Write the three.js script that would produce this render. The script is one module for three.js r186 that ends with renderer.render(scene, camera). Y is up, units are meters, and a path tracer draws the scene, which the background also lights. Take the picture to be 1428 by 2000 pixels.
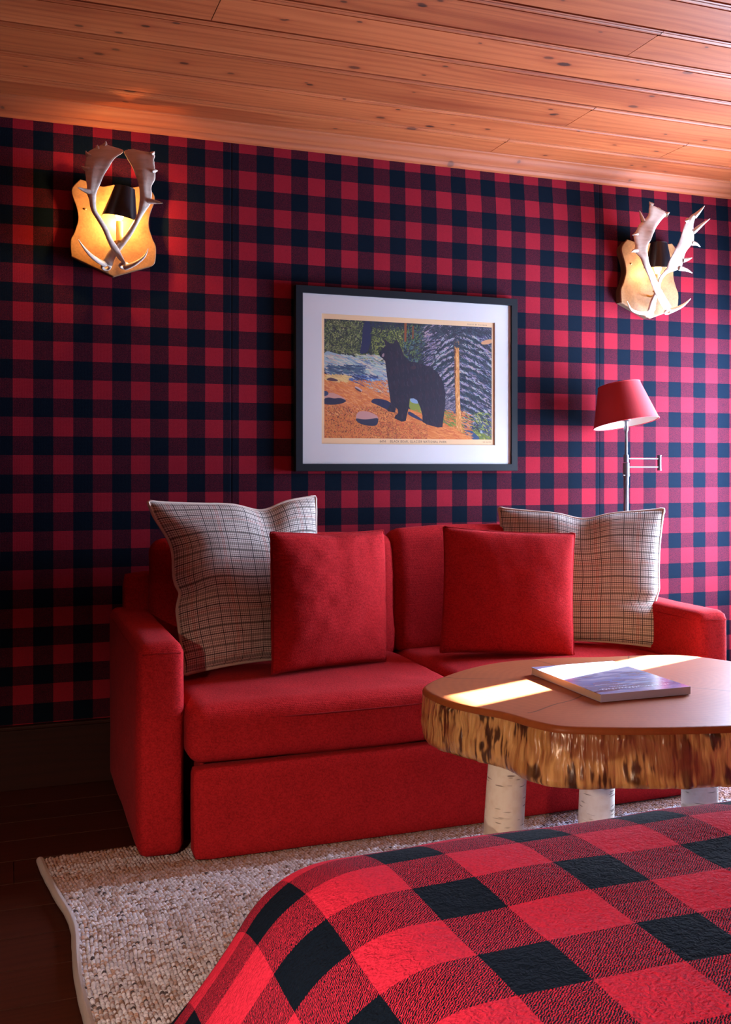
import * as THREE from 'three';
import { RoundedBoxGeometry } from 'three/addons/geometries/RoundedBoxGeometry.js';
import { mergeGeometries, mergeVertices, toCreasedNormals } from 'three/addons/utils/BufferGeometryUtils.js';
import { RectAreaLightUniformsLib } from 'three/addons/lights/RectAreaLightUniformsLib.js';

// ───────────────────────── camera, sky, sun, window light, exposure ─────────────────────────
const scene = new THREE.Scene();
const F = 1935, DEG = Math.PI / 180;
const camera = new THREE.PerspectiveCamera(2 * Math.atan(1000 / F) / DEG, 1428 / 2000, 0.05, 60);
camera.position.set(0, 1.15, 3.744);
camera.rotation.set(0, -20 * DEG, 0);
camera.setViewOffset(1428, 2000, 0, 90, 1428, 2000);     // level camera with a risen lens: verticals stay vertical

const renderer = new THREE.WebGLRenderer({ antialias: true });
renderer.toneMapping = THREE.LinearToneMapping;
renderer.toneMappingExposure = 1.0;
renderer.shadowMap.enabled = true;
renderer.shadowMap.type = THREE.PCFSoftShadowMap;
RectAreaLightUniformsLib.init();

scene.background = new THREE.Color().setRGB(0.75, 0.95, 1.3);   // plain winter sky outside the windows

const ROOM = { x0: -1.35, x1: 3.36, z1: 5.2, h: 2.44, t: 0.3 };
const WIN = [ // opening in the right hand wall
  { z0: 0.14, z1: 1.02, y0: 0.57, y1: 1.8, gap: [0.615, 0.735] },
];
const sun = new THREE.DirectionalLight(new THREE.Color().setRGB(1, 0.93, 0.85), 230);
{
  const el = 24.7 * DEG, ax = 0.944, az = -0.33;
  sun.target.position.set(1.5, 0.55, 1.3);
  sun.position.set(1.5 + 9 * ax * Math.cos(el), 0.55 + 9 * Math.sin(el), 1.3 + 9 * az * Math.cos(el));
  sun.castShadow = true;
  Object.assign(sun.shadow.camera, { left: -5, right: 5, top: 5, bottom: -5, near: 0.5, far: 20 });
  sun.shadow.mapSize.set(2048, 2048);
  scene.add(sun, sun.target);
}
const DAY = [{ i: 49, c: [0.74, 0.92, 1.3] }];
WIN.forEach((w, k) => {   // window daylight, set just inside the added sheer curtains
  const l = new THREE.RectAreaLight(new THREE.Color().setRGB(...DAY[k].c), DAY[k].i, w.z1 - w.z0, w.y1 - w.y0);
  l.position.set(ROOM.x1 - 0.1, (w.y0 + w.y1) / 2, (w.z0 + w.z1) / 2);
  l.lookAt(0, (w.y0 + w.y1) / 2, (w.z0 + w.z1) / 2);
  scene.add(l);
});

// ───────────────────────── helpers ─────────────────────────
const V2 = (x, y) => new THREE.Vector2(x, y), V3 = (x, y, z) => new THREE.Vector3(x, y, z);
function rng(seed) { let a = seed >>> 0; return () => { a = (a + 0x6d2b79f5) | 0; let t = Math.imul(a ^ (a >>> 15), 1 | a); t = (t + Math.imul(t ^ (t >>> 7), 61 | t)) ^ t; return ((t ^ (t >>> 14)) >>> 0) / 4294967296; }; }
const clamp = (v, a = 0, b = 1) => Math.min(b, Math.max(a, v)), lerp = (a, b, t) => a + (b - a) * t;
const sstep = (a, b, x) => { const t = clamp((x - a) / (b - a)); return t * t * (3 - 2 * t); };
function hash(x, y, s) { let h = Math.imul(x, 374761393) + Math.imul(y, 668265263) + Math.imul(s, 1274126177); h = Math.imul(h ^ (h >>> 13), 1274126177); return ((h ^ (h >>> 16)) >>> 0) / 4294967296; }
function noise(x, y, s = 0, px = 0, py = 0) {   // value noise, wraps at px, py
  const xi = Math.floor(x), yi = Math.floor(y), fx = x - xi, fy = y - yi, u = fx * fx * (3 - 2 * fx), v = fy * fy * (3 - 2 * fy);
  const w = (n, p) => (p ? ((n % p) + p) % p : n), x0 = w(xi, px), x1 = w(xi + 1, px), y0 = w(yi, py), y1 = w(yi + 1, py);
  return lerp(lerp(hash(x0, y0, s), hash(x1, y0, s), u), lerp(hash(x0, y1, s), hash(x1, y1, s), u), v);
}
function fbm(x, y, s = 0, oct = 4, px = 0, py = 0) { let a = 0.5, r = 0, n = 0; for (let i = 0; i < oct; i++) { r += a * noise(x, y, s + i * 17, px, py); n += a; a *= 0.5; x *= 2; y *= 2; px *= 2; py *= 2; } return r / n; }
const lin2s = (c) => (c <= 0.0031308 ? c * 12.92 : 1.055 * Math.pow(c, 1 / 2.4) - 0.055);

function tex(w, h, fn, srgb = true) {   // fn(u, v) -> [r, g, b] linear 0..1
  const d = new Uint8Array(w * h * 4);
  for (let j = 0; j < h; j++) for (let i = 0; i < w; i++) {
    const c = fn((i + 0.5) / w, (j + 0.5) / h), o = (j * w + i) * 4;
    for (let k = 0; k < 3; k++) { const v = clamp(typeof c === 'number' ? c : c[k]); d[o + k] = Math.round(255 * (srgb ? lin2s(v) : v)); }
    d[o + 3] = 255;
  }
  const t = new THREE.DataTexture(d, w, h, THREE.RGBAFormat);
  t.wrapS = t.wrapT = THREE.RepeatWrapping; t.magFilter = THREE.LinearFilter; t.minFilter = THREE.LinearMipmapLinearFilter; t.generateMipmaps = true;
  if (srgb) t.colorSpace = THREE.SRGBColorSpace;
  t.needsUpdate = true;
  return t;
}
const mix3 = (a, b, t) => [lerp(a[0], b[0], t), lerp(a[1], b[1], t), lerp(a[2], b[2], t)];
const mul3 = (a, k) => [a[0] * k, a[1] * k, a[2] * k];
function mat(o) {
  const { rgb, ...rest } = o;
  const m = new (rest.transmission || rest.clearcoat || rest.sheen || rest.specularIntensity !== undefined ? THREE.MeshPhysicalMaterial : THREE.MeshStandardMaterial)({ roughness: 0.8, ...rest });
  if (rgb) m.color.setRGB(...rgb);
  return m;
}
function shadow(o) { o.traverse((m) => { if (m.isMesh) m.castShadow = m.receiveShadow = true; }); return o; }
function part(name, geo, m, parent, label) {
  const o = new THREE.Mesh(geo, m); o.name = name; o.castShadow = o.receiveShadow = true;
  if (label) o.userData.label = label;
  parent.add(o); return o;
}
function group(name, parent = scene) { const g = new THREE.Group(); g.name = name; parent.add(g); return g; }
function tag(o, label, category, grp, kind) { Object.assign(o.userData, { label, category }); if (grp) o.userData.group = grp; if (kind) o.userData.kind = kind; return o; }
const struct = (o, label, category) => tag(o, label, category, null, 'structure');

function triUV(g, tile = 1, off = [0, 0]) {   // uv in metres from the dominant axis
  const n = g.index ? g.toNonIndexed() : g; const p = n.attributes.position, uv = new Float32Array(p.count * 2), a = V3(0, 0, 0), b = V3(0, 0, 0), c = V3(0, 0, 0);
  for (let i = 0; i < p.count; i += 3) {
    a.fromBufferAttribute(p, i); b.fromBufferAttribute(p, i + 1); c.fromBufferAttribute(p, i + 2);
    const nn = b.clone().sub(a).cross(c.clone().sub(a)), ax = Math.abs(nn.x), ay = Math.abs(nn.y), az = Math.abs(nn.z);
    [a, b, c].forEach((v, k) => { const q = ay >= ax && ay >= az ? [v.x, v.z] : ax >= az ? [v.z, v.y] : [v.x, v.y]; uv[(i + k) * 2] = q[0] / tile + off[0]; uv[(i + k) * 2 + 1] = q[1] / tile + off[1]; });
  }
  n.setAttribute('uv', new THREE.BufferAttribute(uv, 2));
  return n;
}
const box = (w, h, d, x = 0, y = 0, z = 0, r = 0, seg = 2) => { const g = r ? new RoundedBoxGeometry(w, h, d, seg, r) : new THREE.BoxGeometry(w, h, d); g.translate(x, y, z); return g; };
function softBox(w, h, d, r, puff = [0, 0, 0], wob = 0, seed = 1, n = [26, 14, 20]) {   // upholstery: rounded, puffed, slightly uneven
  const g = new THREE.BoxGeometry(w, h, d, ...n), p = g.attributes.position, v = V3(0, 0, 0), q = V3(0, 0, 0);
  for (let i = 0; i < p.count; i++) {
    v.fromBufferAttribute(p, i);
    q.set(clamp(v.x, -w / 2 + r, w / 2 - r), clamp(v.y, -h / 2 + r, h / 2 - r), clamp(v.z, -d / 2 + r, d / 2 - r));
    const dd = v.clone().sub(q); if (dd.length() > 1e-6) { dd.setLength(r); v.copy(q).add(dd); }
    const a = 2 * v.x / w, b = 2 * v.y / h, c = 2 * v.z / d;
    const ix = 1 - a * a, iy = 1 - b * b, iz = 1 - c * c;
    v.x += Math.sign(a) * puff[0] * Math.abs(a) * iy * iz; v.y += Math.sign(b) * puff[1] * Math.abs(b) * Math.pow(Math.max(0, ix * iz), 0.7); v.z += Math.sign(c) * puff[2] * Math.abs(c) * Math.pow(Math.max(0, ix * iy), 0.7);
    if (wob) { v.y += wob * (fbm(v.x * 6 + 9, v.z * 6 + v.y * 3, seed) - 0.5); v.z += wob * (fbm(v.x * 6 + 31, v.y * 8, seed + 5) - 0.5); v.x += wob * (fbm(v.z * 6 + 3, v.y * 7, seed + 9) - 0.5); }
    p.setXYZ(i, v.x, v.y, v.z);
  }
  const m = mergeVertices(deleteAttrs(g)); m.computeVertexNormals(); return m;
}
function deleteAttrs(g) { g.deleteAttribute('uv'); g.deleteAttribute('normal'); return g; }
function smoothTri(g, tile) { const m = g.index ? g : mergeVertices(deleteAttrs(g)); m.computeVertexNormals(); return triUV(m, tile); }
function tube(pts, rad, k = 10, n = 0, closed = false) {   // swept tube, rad is a number or f(t)
  const c = new THREE.CatmullRomCurve3(pts.map((p) => (p.isVector3 ? p : V3(...p))), closed, 'centripetal'), N = n || pts.length * 6;
  const g = new THREE.TubeGeometry(c, N, 1, k, closed), p = g.attributes.position, f = typeof rad === 'function' ? rad : () => rad, v = V3(0, 0, 0);
  for (let i = 0; i <= N; i++) { const ctr = c.getPointAt(closed ? (i % N) / N : i / N), r = f(i / N); for (let j = 0; j <= k; j++) { const q = i * (k + 1) + j; v.fromBufferAttribute(p, q).sub(ctr).setLength(r).add(ctr); p.setXYZ(q, v.x, v.y, v.z); } }
  g.computeVertexNormals(); return g;
}
const lathe = (pts, n = 40) => new THREE.LatheGeometry(pts.map((p) => V2(...p)), n);
const cyl = (r0, r1, h, x, y, z, n = 24) => { const g = new THREE.CylinderGeometry(r1, r0, h, n); g.translate(x, y + h / 2, z); return g; };
const merge = (...gs) => mergeGeometries(gs.map((g) => { const n = g.index ? g.toNonIndexed() : g; for (const k of Object.keys(n.attributes)) if (!['position', 'normal', 'uv'].includes(k)) n.deleteAttribute(k); if (!n.attributes.uv) n.setAttribute('uv', new THREE.BufferAttribute(new Float32Array(n.attributes.position.count * 2), 2)); return n; }));
function quadGrid(nu, nv, fn, closeU = false) {   // fn(u, v) -> [x, y, z, s, t]
  const P = [], U = [], I = [];
  for (let j = 0; j <= nv; j++) for (let i = 0; i <= nu; i++) { const q = fn(i / nu, j / nv); P.push(q[0], q[1], q[2]); U.push(q[3] ?? i / nu, q[4] ?? j / nv); }
  for (let j = 0; j < nv; j++) for (let i = 0; i < nu; i++) { const a = j * (nu + 1) + i, b = a + 1, c = a + nu + 1, d = c + 1; I.push(a, b, d, a, d, c); }
  const g = new THREE.BufferGeometry(); g.setAttribute('position', new THREE.Float32BufferAttribute(P, 3)); g.setAttribute('uv', new THREE.Float32BufferAttribute(U, 2)); g.setIndex(I);
  if (closeU) { /* welded normals along the seam */ const k = mergeVertices((() => { const h = g.clone(); h.deleteAttribute('uv'); return h; })(), 1e-5); k.computeVertexNormals(); g.computeVertexNormals(); const n = g.attributes.normal; for (let j = 0; j <= nv; j++) { const a = j * (nu + 1), b = a + nu, x = n.getX(a) + n.getX(b), y = n.getY(a) + n.getY(b), z = n.getZ(a) + n.getZ(b), l = Math.hypot(x, y, z) || 1; n.setXYZ(a, x / l, y / l, z / l); n.setXYZ(b, x / l, y / l, z / l); } }
  else g.computeVertexNormals();
  return g;
}

// ───────────────────────── materials ─────────────────────────
const RED = [0.22, 0.0115, 0.023], INK = [0.0026, 0.0065, 0.0135];
// wool check of the wall covering: four repeats a side
const wallCheck = tex(1024, 1024, (u, v) => {
  const a = (u * 4) % 1 < 0.503 ? 1 : 0, b = ((1 - v) * 4) % 1 < 0.503 ? 1 : 0;
  const fz = fbm(u * 300, v * 300, 3, 2, 300, 300), sl = fbm(u * 24, v * 24, 8, 3, 24, 24);
  const thread = hash(Math.floor(u * 1024), Math.floor(v * 512), 5);
  let t = a && b ? 1 : a || b ? (thread < 0.3 ? 0.45 : 0.1) : 0;
  t = clamp(t * (0.84 + 0.22 * fz + 0.1 * sl));
  return mul3(mix3(INK, RED, t), 0.9 + 0.2 * fz);
});
const weaveBump = tex(512, 512, (u, v) => 0.5 * fbm(u * 128, v * 128, 21, 2, 128, 128) + 0.25 * (Math.sin(u * 512 * 0.7854) * 0.5 + 0.5) + 0.25 * (Math.sin(v * 512 * 0.7854) * 0.5 + 0.5), false);
const withRep = (t, x, y = x) => { const c = t.clone(); c.repeat.set(x, y); c.needsUpdate = true; return c; };
const M = {};
M.wall = mat({ map: wallCheck, bumpMap: withRep(weaveBump, 4), bumpScale: 0.0006, roughness: 1, specularIntensity: 0.1 });
M.black = mat({ rgb: [0.006, 0.006, 0.008], roughness: 0.45 });

// pine and floor boards: grain bent round knots
function woodTex(w, h, seed, len, wid, pal, knots, grainK = 1) {
  const r = rng(seed), K = [];
  for (let i = 0; i < knots; i++) K.push([r() * len, wid * (0.12 + 0.76 * r()), 0.004 + 0.012 * r() * r(), r()]);
  return tex(w, h, (u, v) => {
    const x = u * len, y = v * wid; let yy = y, dark = 0, halo = 0;
    for (const [kx, ky, ks, kt] of K) {
      let dx = x - kx; dx -= Math.round(dx / len) * len; const dy = y - ky, d = Math.hypot(dx * 0.55, dy) / ks;
      if (d < 7) { yy += Math.sign(dy || 1) * ks * 0.9 * Math.exp(-d * d * 0.18) * (1 - Math.exp(-d)); dark = Math.max(dark, (1 - sstep(0.55, 1.15, d + 0.25 * (fbm(x * 200, y * 200, 4) - 0.5))) * (0.55 + 0.45 * kt)); halo = Math.max(halo, Math.exp(-d * d * 0.25) * 0.45); }
    }
    const warp = fbm(u * 4, yy / wid * 2.2, seed + 3, 3, 4, 0);
    const ring = 0.5 + 0.5 * Math.sin((yy / wid * 6 + warp * 3.2) * 6.283);
    const fine = fbm(u * 10, yy * 420, seed + 7, 3, 10, 0), broad = fbm(u * 3, y / wid * 1.4, seed + 11, 3, 3, 0);
    let t = clamp(0.1 + grainK * (0.34 * ring * ring + 0.6 * (fine - 0.35)) + 0.7 * (broad - 0.42));
    let c = mix3(pal[0], pal[1], t); c = mix3(c, pal[2], clamp(halo + 0.5 * sstep(0.62, 0.8, broad))); c = mix3(c, pal[3], dark);
    return c;
  });
}
const PINE = [[0.38, 0.105, 0.034], [0.2, 0.036, 0.01], [0.19, 0.03, 0.009], [0.03, 0.011, 0.007]];
const pineTex = [11, 23, 37, 41, 59, 67].map((s, i) => woodTex(1536, 160, s, 2.6, 0.205, PINE, 9 + i));
M.pine = pineTex.map((t, i) => mat({ map: t, rgb: [[1, 1, 1], [0.93, 0.9, 0.87], [1.02, 1, 0.98], [0.96, 0.95, 0.93], [0.9, 0.86, 0.82], [1, 0.97, 0.95]][i], roughness: 0.5, specularIntensity: 0.45 }));
M.crown = mat({ map: woodTex(1024, 64, 91, 2.6, 0.08, [[0.33, 0.09, 0.032], [0.23, 0.052, 0.018], [0.2, 0.045, 0.015], [0.07, 0.025, 0.016]], 3), roughness: 0.55, specularIntensity: 0.5 });
const DARKW = [[0.05, 0.011, 0.0055], [0.027, 0.006, 0.0033], [0.033, 0.008, 0.0045], [0.01, 0.004, 0.003]];
M.floor = [5, 6, 7].map((s) => mat({ map: woodTex(1024, 96, s, 2.4, 0.168, DARKW, 2), roughness: 0.5, specularIntensity: 0.4 }));
M.skirting = mat({ map: M.floor[0].map, rgb: [0.5, 0.45, 0.42], roughness: 0.5, specularIntensity: 0.3 });
M.plaster = mat({ rgb: [0.22, 0.14, 0.1], roughness: 0.9 });

// ───────────────────────── the room ─────────────────────────
const { x0: RX0, x1: RX1, z1: RZ1, h: RH, t: RT } = ROOM;
{ // back wall: stretched fabric in three widths, sewn edge to edge
  const w = struct(group('wall_back'), 'back wall covered in red and black buffalo check wool fabric', 'wall');
  part('backing', box(RX1 - RX0 + 2 * RT, RH + 0.3, RT, (RX0 + RX1) / 2, RH / 2 + 0.05, -RT / 2 - 0.012), M.plaster, w);
  const widths = [[RX0, 0.815, 0.026, 0.1377], [0.815, 2.457, 0.845, 0.1385], [2.457, RX1, 2.483, 0.1356]];
  for (const [a, b, red, per] of widths) {
    const g = quadGrid(100, 24, (u, v) => {
      const uu = u < 0.06 ? u / 0.06 * 0.012 / (b - a) : u > 0.94 ? 1 - (1 - u) / 0.06 * 0.012 / (b - a) : lerp(0.012 / (b - a), 1 - 0.012 / (b - a), (u - 0.06) / 0.88), x = lerp(a, b, uu), y = lerp(0.1, RH + 0.005, v), e = Math.min(x - a, b - x);
      const z = -0.0012 + 0.0012 * sstep(0, 0.005, e) + 0.0012 * (fbm(x * 3, y * 2, 7) - 0.5);
      const lean = 0.012 * sstep(2.15, 2.44, y) * sstep(1.2, 2.0, x) * -1;   // the weave is pulled askew under the cornice
      return [x, y, z, (x - red - lean) / (per * 4), (y - 2.4215) / (0.137 * 4)];
    });
    // denser columns close to the sewn edges
    part('fabric_panel', g, M.wall, w);
  }
  const other = struct(group('wall_left'), 'side wall left of the sofa in the same check fabric', 'wall');
  const wg = box(RT, RH + 0.3, RZ1 + RT, RX0 - RT / 2, RH / 2 + 0.05, RZ1 / 2); part('backing', triUV(wg, 0.55), M.wall, other);
  const fr = struct(group('wall_front'), 'wall behind the bed in dark plaster', 'wall');
  part('backing', box(RX1 - RX0 + 2 * RT, RH + 0.3, RT, (RX0 + RX1) / 2, RH / 2 + 0.05, RZ1 + RT / 2), M.plaster, fr);
  const rt = struct(group('wall_right'), 'window wall in check fabric beside the sofa', 'wall');
  const X = RX1 + RT / 2, y0 = WIN[0].y0, y1 = WIN[0].y1, segs = [[-RT, WIN[0].z0], [WIN[0].z1, RZ1 + RT]];
  const gs = [box(RT, y0 + 0.1, RZ1 + 2 * RT, X, (y0 - 0.1) / 2, RZ1 / 2), box(RT, RH + 0.2 - y1, RZ1 + 2 * RT, X, (RH + 0.2 + y1) / 2, RZ1 / 2), ...segs.map(([a, b]) => box(RT, y1 - y0, b - a, X, (y0 + y1) / 2, (a + b) / 2))];
  part('backing', triUV(merge(...gs), 0.55), M.wall, rt);
}
{ // floor boards
  const f = struct(group('floor'), 'dark reddish brown wooden plank floor', 'floor');
  part('subfloor', box(RX1 - RX0 + 2 * RT, 0.1, RZ1 + 2 * RT, (RX0 + RX1) / 2, -0.08, RZ1 / 2), M.black, f);
  const r = rng(77), W = 0.1665;
  for (let z = 1.0165 - 7 * W, k = 0; z < RZ1 - 0.02; z += W, k++) {
    const za = Math.max(z, 0), zb = Math.min(z + W, RZ1); let x = RX0 - r() * 0.8;
    while (x < RX1 - 0.01) {
      const len = 1.1 + 1.2 * r(), xa = Math.max(x, RX0), xb = Math.min(x + len, RX1); x += len;
      if (xb - xa < 0.05) continue;
      const g = box(xb - xa - 0.002, 0.03, zb - za - 0.003, (xa + xb) / 2, -0.015, (za + zb) / 2, 0.0006, 1), p = g.attributes.position, uv = g.attributes.uv, o = r();
      for (let i = 0; i < p.count; i++) uv.setXY(i, p.getX(i) / 2.4 + o, (p.getZ(i) - za) / 0.168);
      part('plank', g, M.floor[k % 3], f);
    }
  }
}
{ // ceiling: matched pine boards with a bead along each joint
  const c = struct(group('ceiling'), 'varnished knotty pine board ceiling', 'ceiling');
  part('attic_deck', box(RX1 - RX0 + 2 * RT, 0.1, RZ1 + 2 * RT, (RX0 + RX1) / 2, RH + 0.1, RZ1 / 2), M.plaster, c);
  const Z = [0.0, 0.261, 0.463, 0.682, 0.888, 1.091, 1.287, 1.488]; while (Z[Z.length - 1] < RZ1 - 0.1) Z.push(Math.min(RZ1, Z[Z.length - 1] + 0.204));
  const cuts = { 0: [1.874], 1: [2.574], 2: [2.0], 3: [], 4: [0.561], 5: [1.839], 6: [0.1, 2.9] }, r = rng(5);
  for (let k = 0; k + 1 < Z.length; k++) {
    const za = Z[k] + 0.0008, zb = Z[k + 1] - 0.0008, xs = [RX0, ...(cuts[k] ?? [RX0 + 0.6 + r() * 1.4, RX1 - 0.4 - r()]).slice().sort((a, b) => a - b), RX1];
    // cross-section seen from below: V edge, broad face, quirk, bead, V edge
    const prof = [[za, 0.009], [za + 0.004, 0.001], [za + 0.009, 0], [zb - 0.034, 0], [zb - 0.0325, 0.0035], [zb - 0.031, 0.0035], [zb - 0.029, 0.0006], [zb - 0.024, -0.0022], [zb - 0.019, -0.0022], [zb - 0.0145, 0.0006], [zb - 0.0125, 0.0035], [zb - 0.011, 0.0035], [zb - 0.0095, 0], [zb - 0.004, 0.001], [zb, 0.009]];
    for (let q = 0; q + 1 < xs.length; q++) {
      const xa = xs[q] + 0.0012, xb = xs[q + 1] - 0.0012, P = [], U = [], I = [], o = r(), fl = r() < 0.5 ? -1 : 1;
      prof.forEach(([z, y]) => { for (const x of [xa, xb]) { P.push(x, RH + y, z); U.push(fl * x / 2.6 + o, (z - za) / 0.21); } });
      for (const x of [xa, xb]) { P.push(x, RH + 0.02, za, x, RH + 0.02, zb); U.push(0, 0, 0, 0); }
      for (let i = 0; i + 1 < prof.length; i++) { const a = i * 2; I.push(a, a + 1, a + 3, a, a + 3, a + 2); }
      const n = prof.length * 2;
      I.push(0, n, n + 2, 0, n + 2, 1); const e = n - 2; I.push(e, e + 1, n + 3, e, n + 3, n + 1);
      for (let i = 0; i + 1 < prof.length; i++) { I.push(n, i * 2, i * 2 + 2); I.push(n + 2, i * 2 + 3, i * 2 + 1); }
      I.push(n, e, n + 1, n + 2, n + 3, e + 1);
      const g = new THREE.BufferGeometry(); g.setAttribute('position', new THREE.Float32BufferAttribute(P, 3)); g.setAttribute('uv', new THREE.Float32BufferAttribute(U, 2)); g.setIndex(I);
      const gg = toCreasedNormals(g, 0.7);
      part('board', gg, M.pine[(k * 2 + q * 3 + (k > 6 ? 1 : 0)) % 6], c);
    }
  }
  // cornice moulding
  const prof = [[0, -0.052], [0.012, -0.052], [0.02, -0.046], [0.026, -0.038], [0.027, -0.033], [0.033, -0.031], [0.05, -0.024], [0.064, -0.014], [0.072, -0.006], [0.086, -0.005], [0.092, 0], [0.092, 0.004], [0, 0.004]];
  const P = [], U = [], I = []; let s = 0;
  prof.forEach(([z, y], i) => { if (i) s += Math.hypot(z - prof[i - 1][0], y - prof[i - 1][1]); for (const x of [RX0, RX1]) { P.push(x, RH + y, z); U.push(x / 2.6, s / 0.16); } });
  for (let i = 0; i + 1 < prof.length; i++) { const a = i * 2; I.push(a, a + 1, a + 3, a, a + 3, a + 2); }
  const g = new THREE.BufferGeometry(); g.setAttribute('position', new THREE.Float32BufferAttribute(P, 3)); g.setAttribute('uv', new THREE.Float32BufferAttribute(U, 2)); g.setIndex(I);
  const t = part('trim_1', toCreasedNormals(g, 0.9), M.crown, scene); struct(t, 'rounded pine cornice between check wall and ceiling', 'cornice');
}
{
  const b = struct(group('baseboard_back'), 'tall dark wooden baseboard under the check wall', 'baseboard');
  part('board', box(RX1 - RX0, 0.212, 0.02, (RX0 + RX1) / 2, 0.106, 0.012, 0.002, 1), M.skirting, b);
  part('cap', box(RX1 - RX0, 0.016, 0.028, (RX0 + RX1) / 2, 0.22, 0.016, 0.005, 2), M.skirting, b);
}
// window outside the picture on the right; sheer curtains added to narrow the sun
M.frame = mat({ rgb: [0.42, 0.24, 0.13], roughness: 0.5 });
M.pane = mat({ rgb: [1, 1, 1], transmission: 1, thickness: 0, roughness: 0, ior: 1.45 });
M.sheer = mat({ rgb: [0.85, 0.86, 0.88], transmission: 0.3, thickness: 0, roughness: 1, side: THREE.DoubleSide });
WIN.forEach((w, k) => {
  const g = struct(group('window_' + (k + 1)), 'timber window in the right wall beside the sofa', 'window');
  const X = RX1 + 0.16, H = w.y1 - w.y0, cy = (w.y0 + w.y1) / 2, D = w.z1 - w.z0, cz = (w.z0 + w.z1) / 2;
  part('window_frame', merge(box(0.06, 0.05, D, X, w.y0 + 0.025, cz), box(0.06, 0.05, D, X, w.y1 - 0.025, cz), box(0.06, H - 0.1, 0.05, X, cy, w.z0 + 0.025), box(0.06, H - 0.1, 0.05, X, cy, w.z1 - 0.025)), M.frame, g);
  part('pane', box(0.006, H - 0.1, D - 0.1, X, cy, cz), M.pane, g);
  part('window_sill', box(0.34, 0.03, D + 0.08, RX1 + 0.12, w.y0 - 0.01, cz, 0.006), M.frame, g);
  const fold = (a, b, ph, i_) => quadGrid(60, 40, (u, v) => { const y = lerp(w.y0 - 0.12, w.y1 + 0.1, v), shut = w.gap ? 0.0585 * (1 - sstep(0.98, 1.1, y)) : 0, z = i_ ? lerp(a - shut, b, u) : lerp(a, b + shut, u); return [RX1 - 0.045 + 0.018 * Math.sin(z * 70 + ph), y, z]; });
  const halves = w.gap ? [[w.z0 - 0.1, w.gap[0]], [w.gap[1], w.z1 + 0.12]] : [[w.z0 - 0.1, cz + 0.01], [cz - 0.01, w.z1 + 0.1]];
  halves.forEach(([a, b], i) => {
    const c = part('added_curtain' + (k * 2 + i ? '_00' + (k * 2 + i) : ''), fold(a, b, i, i), M.sheer, scene);
    tag(c, `unseen sheer curtains added to narrow the sunlight, half ${i ? 'farther from' : 'nearer to'} the picture wall`, 'added_curtain', 'added sheer curtains on the window wall');
  });
});

// ───────────────────────── sofa ─────────────────────────
const sofaTex = tex(512, 512, (u, v) => {
  const t = fbm(u * 128, v * 128, 61, 2, 128, 128), b = fbm(u * 6, v * 6, 63, 3, 6, 6), z = Math.abs(((u * 64) % 1) - 0.5) * 2, w = (v * 96 + z * 0.5) % 1;
  return mul3([0.4, 0.0155, 0.02], 0.58 + 0.62 * t + 0.2 * (b - 0.4) + (w < 0.5 ? 0.14 : -0.1));
});
const sofaBump = tex(512, 512, (u, v) => { const z = Math.abs(((u * 64) % 1) - 0.5) * 2; return clamp(0.6 * fbm(u * 128, v * 128, 61, 2, 128, 128) + 0.4 * (0.5 + 0.5 * Math.sin((v * 96 + z * 0.5) * 6.283))); }, false);
M.sofa = mat({ map: sofaTex, bumpMap: sofaBump, bumpScale: 0.0012, roughness: 0.95, specularIntensity: 0.15, sheen: 0.12, sheenRoughness: 0.6, sheenColor: new THREE.Color().setRGB(0.6, 0.2, 0.26) });
M.sofaSeam = M.sofa;   // same yarn as the cover; the line shows by its relief
const ST = 0.42;
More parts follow.
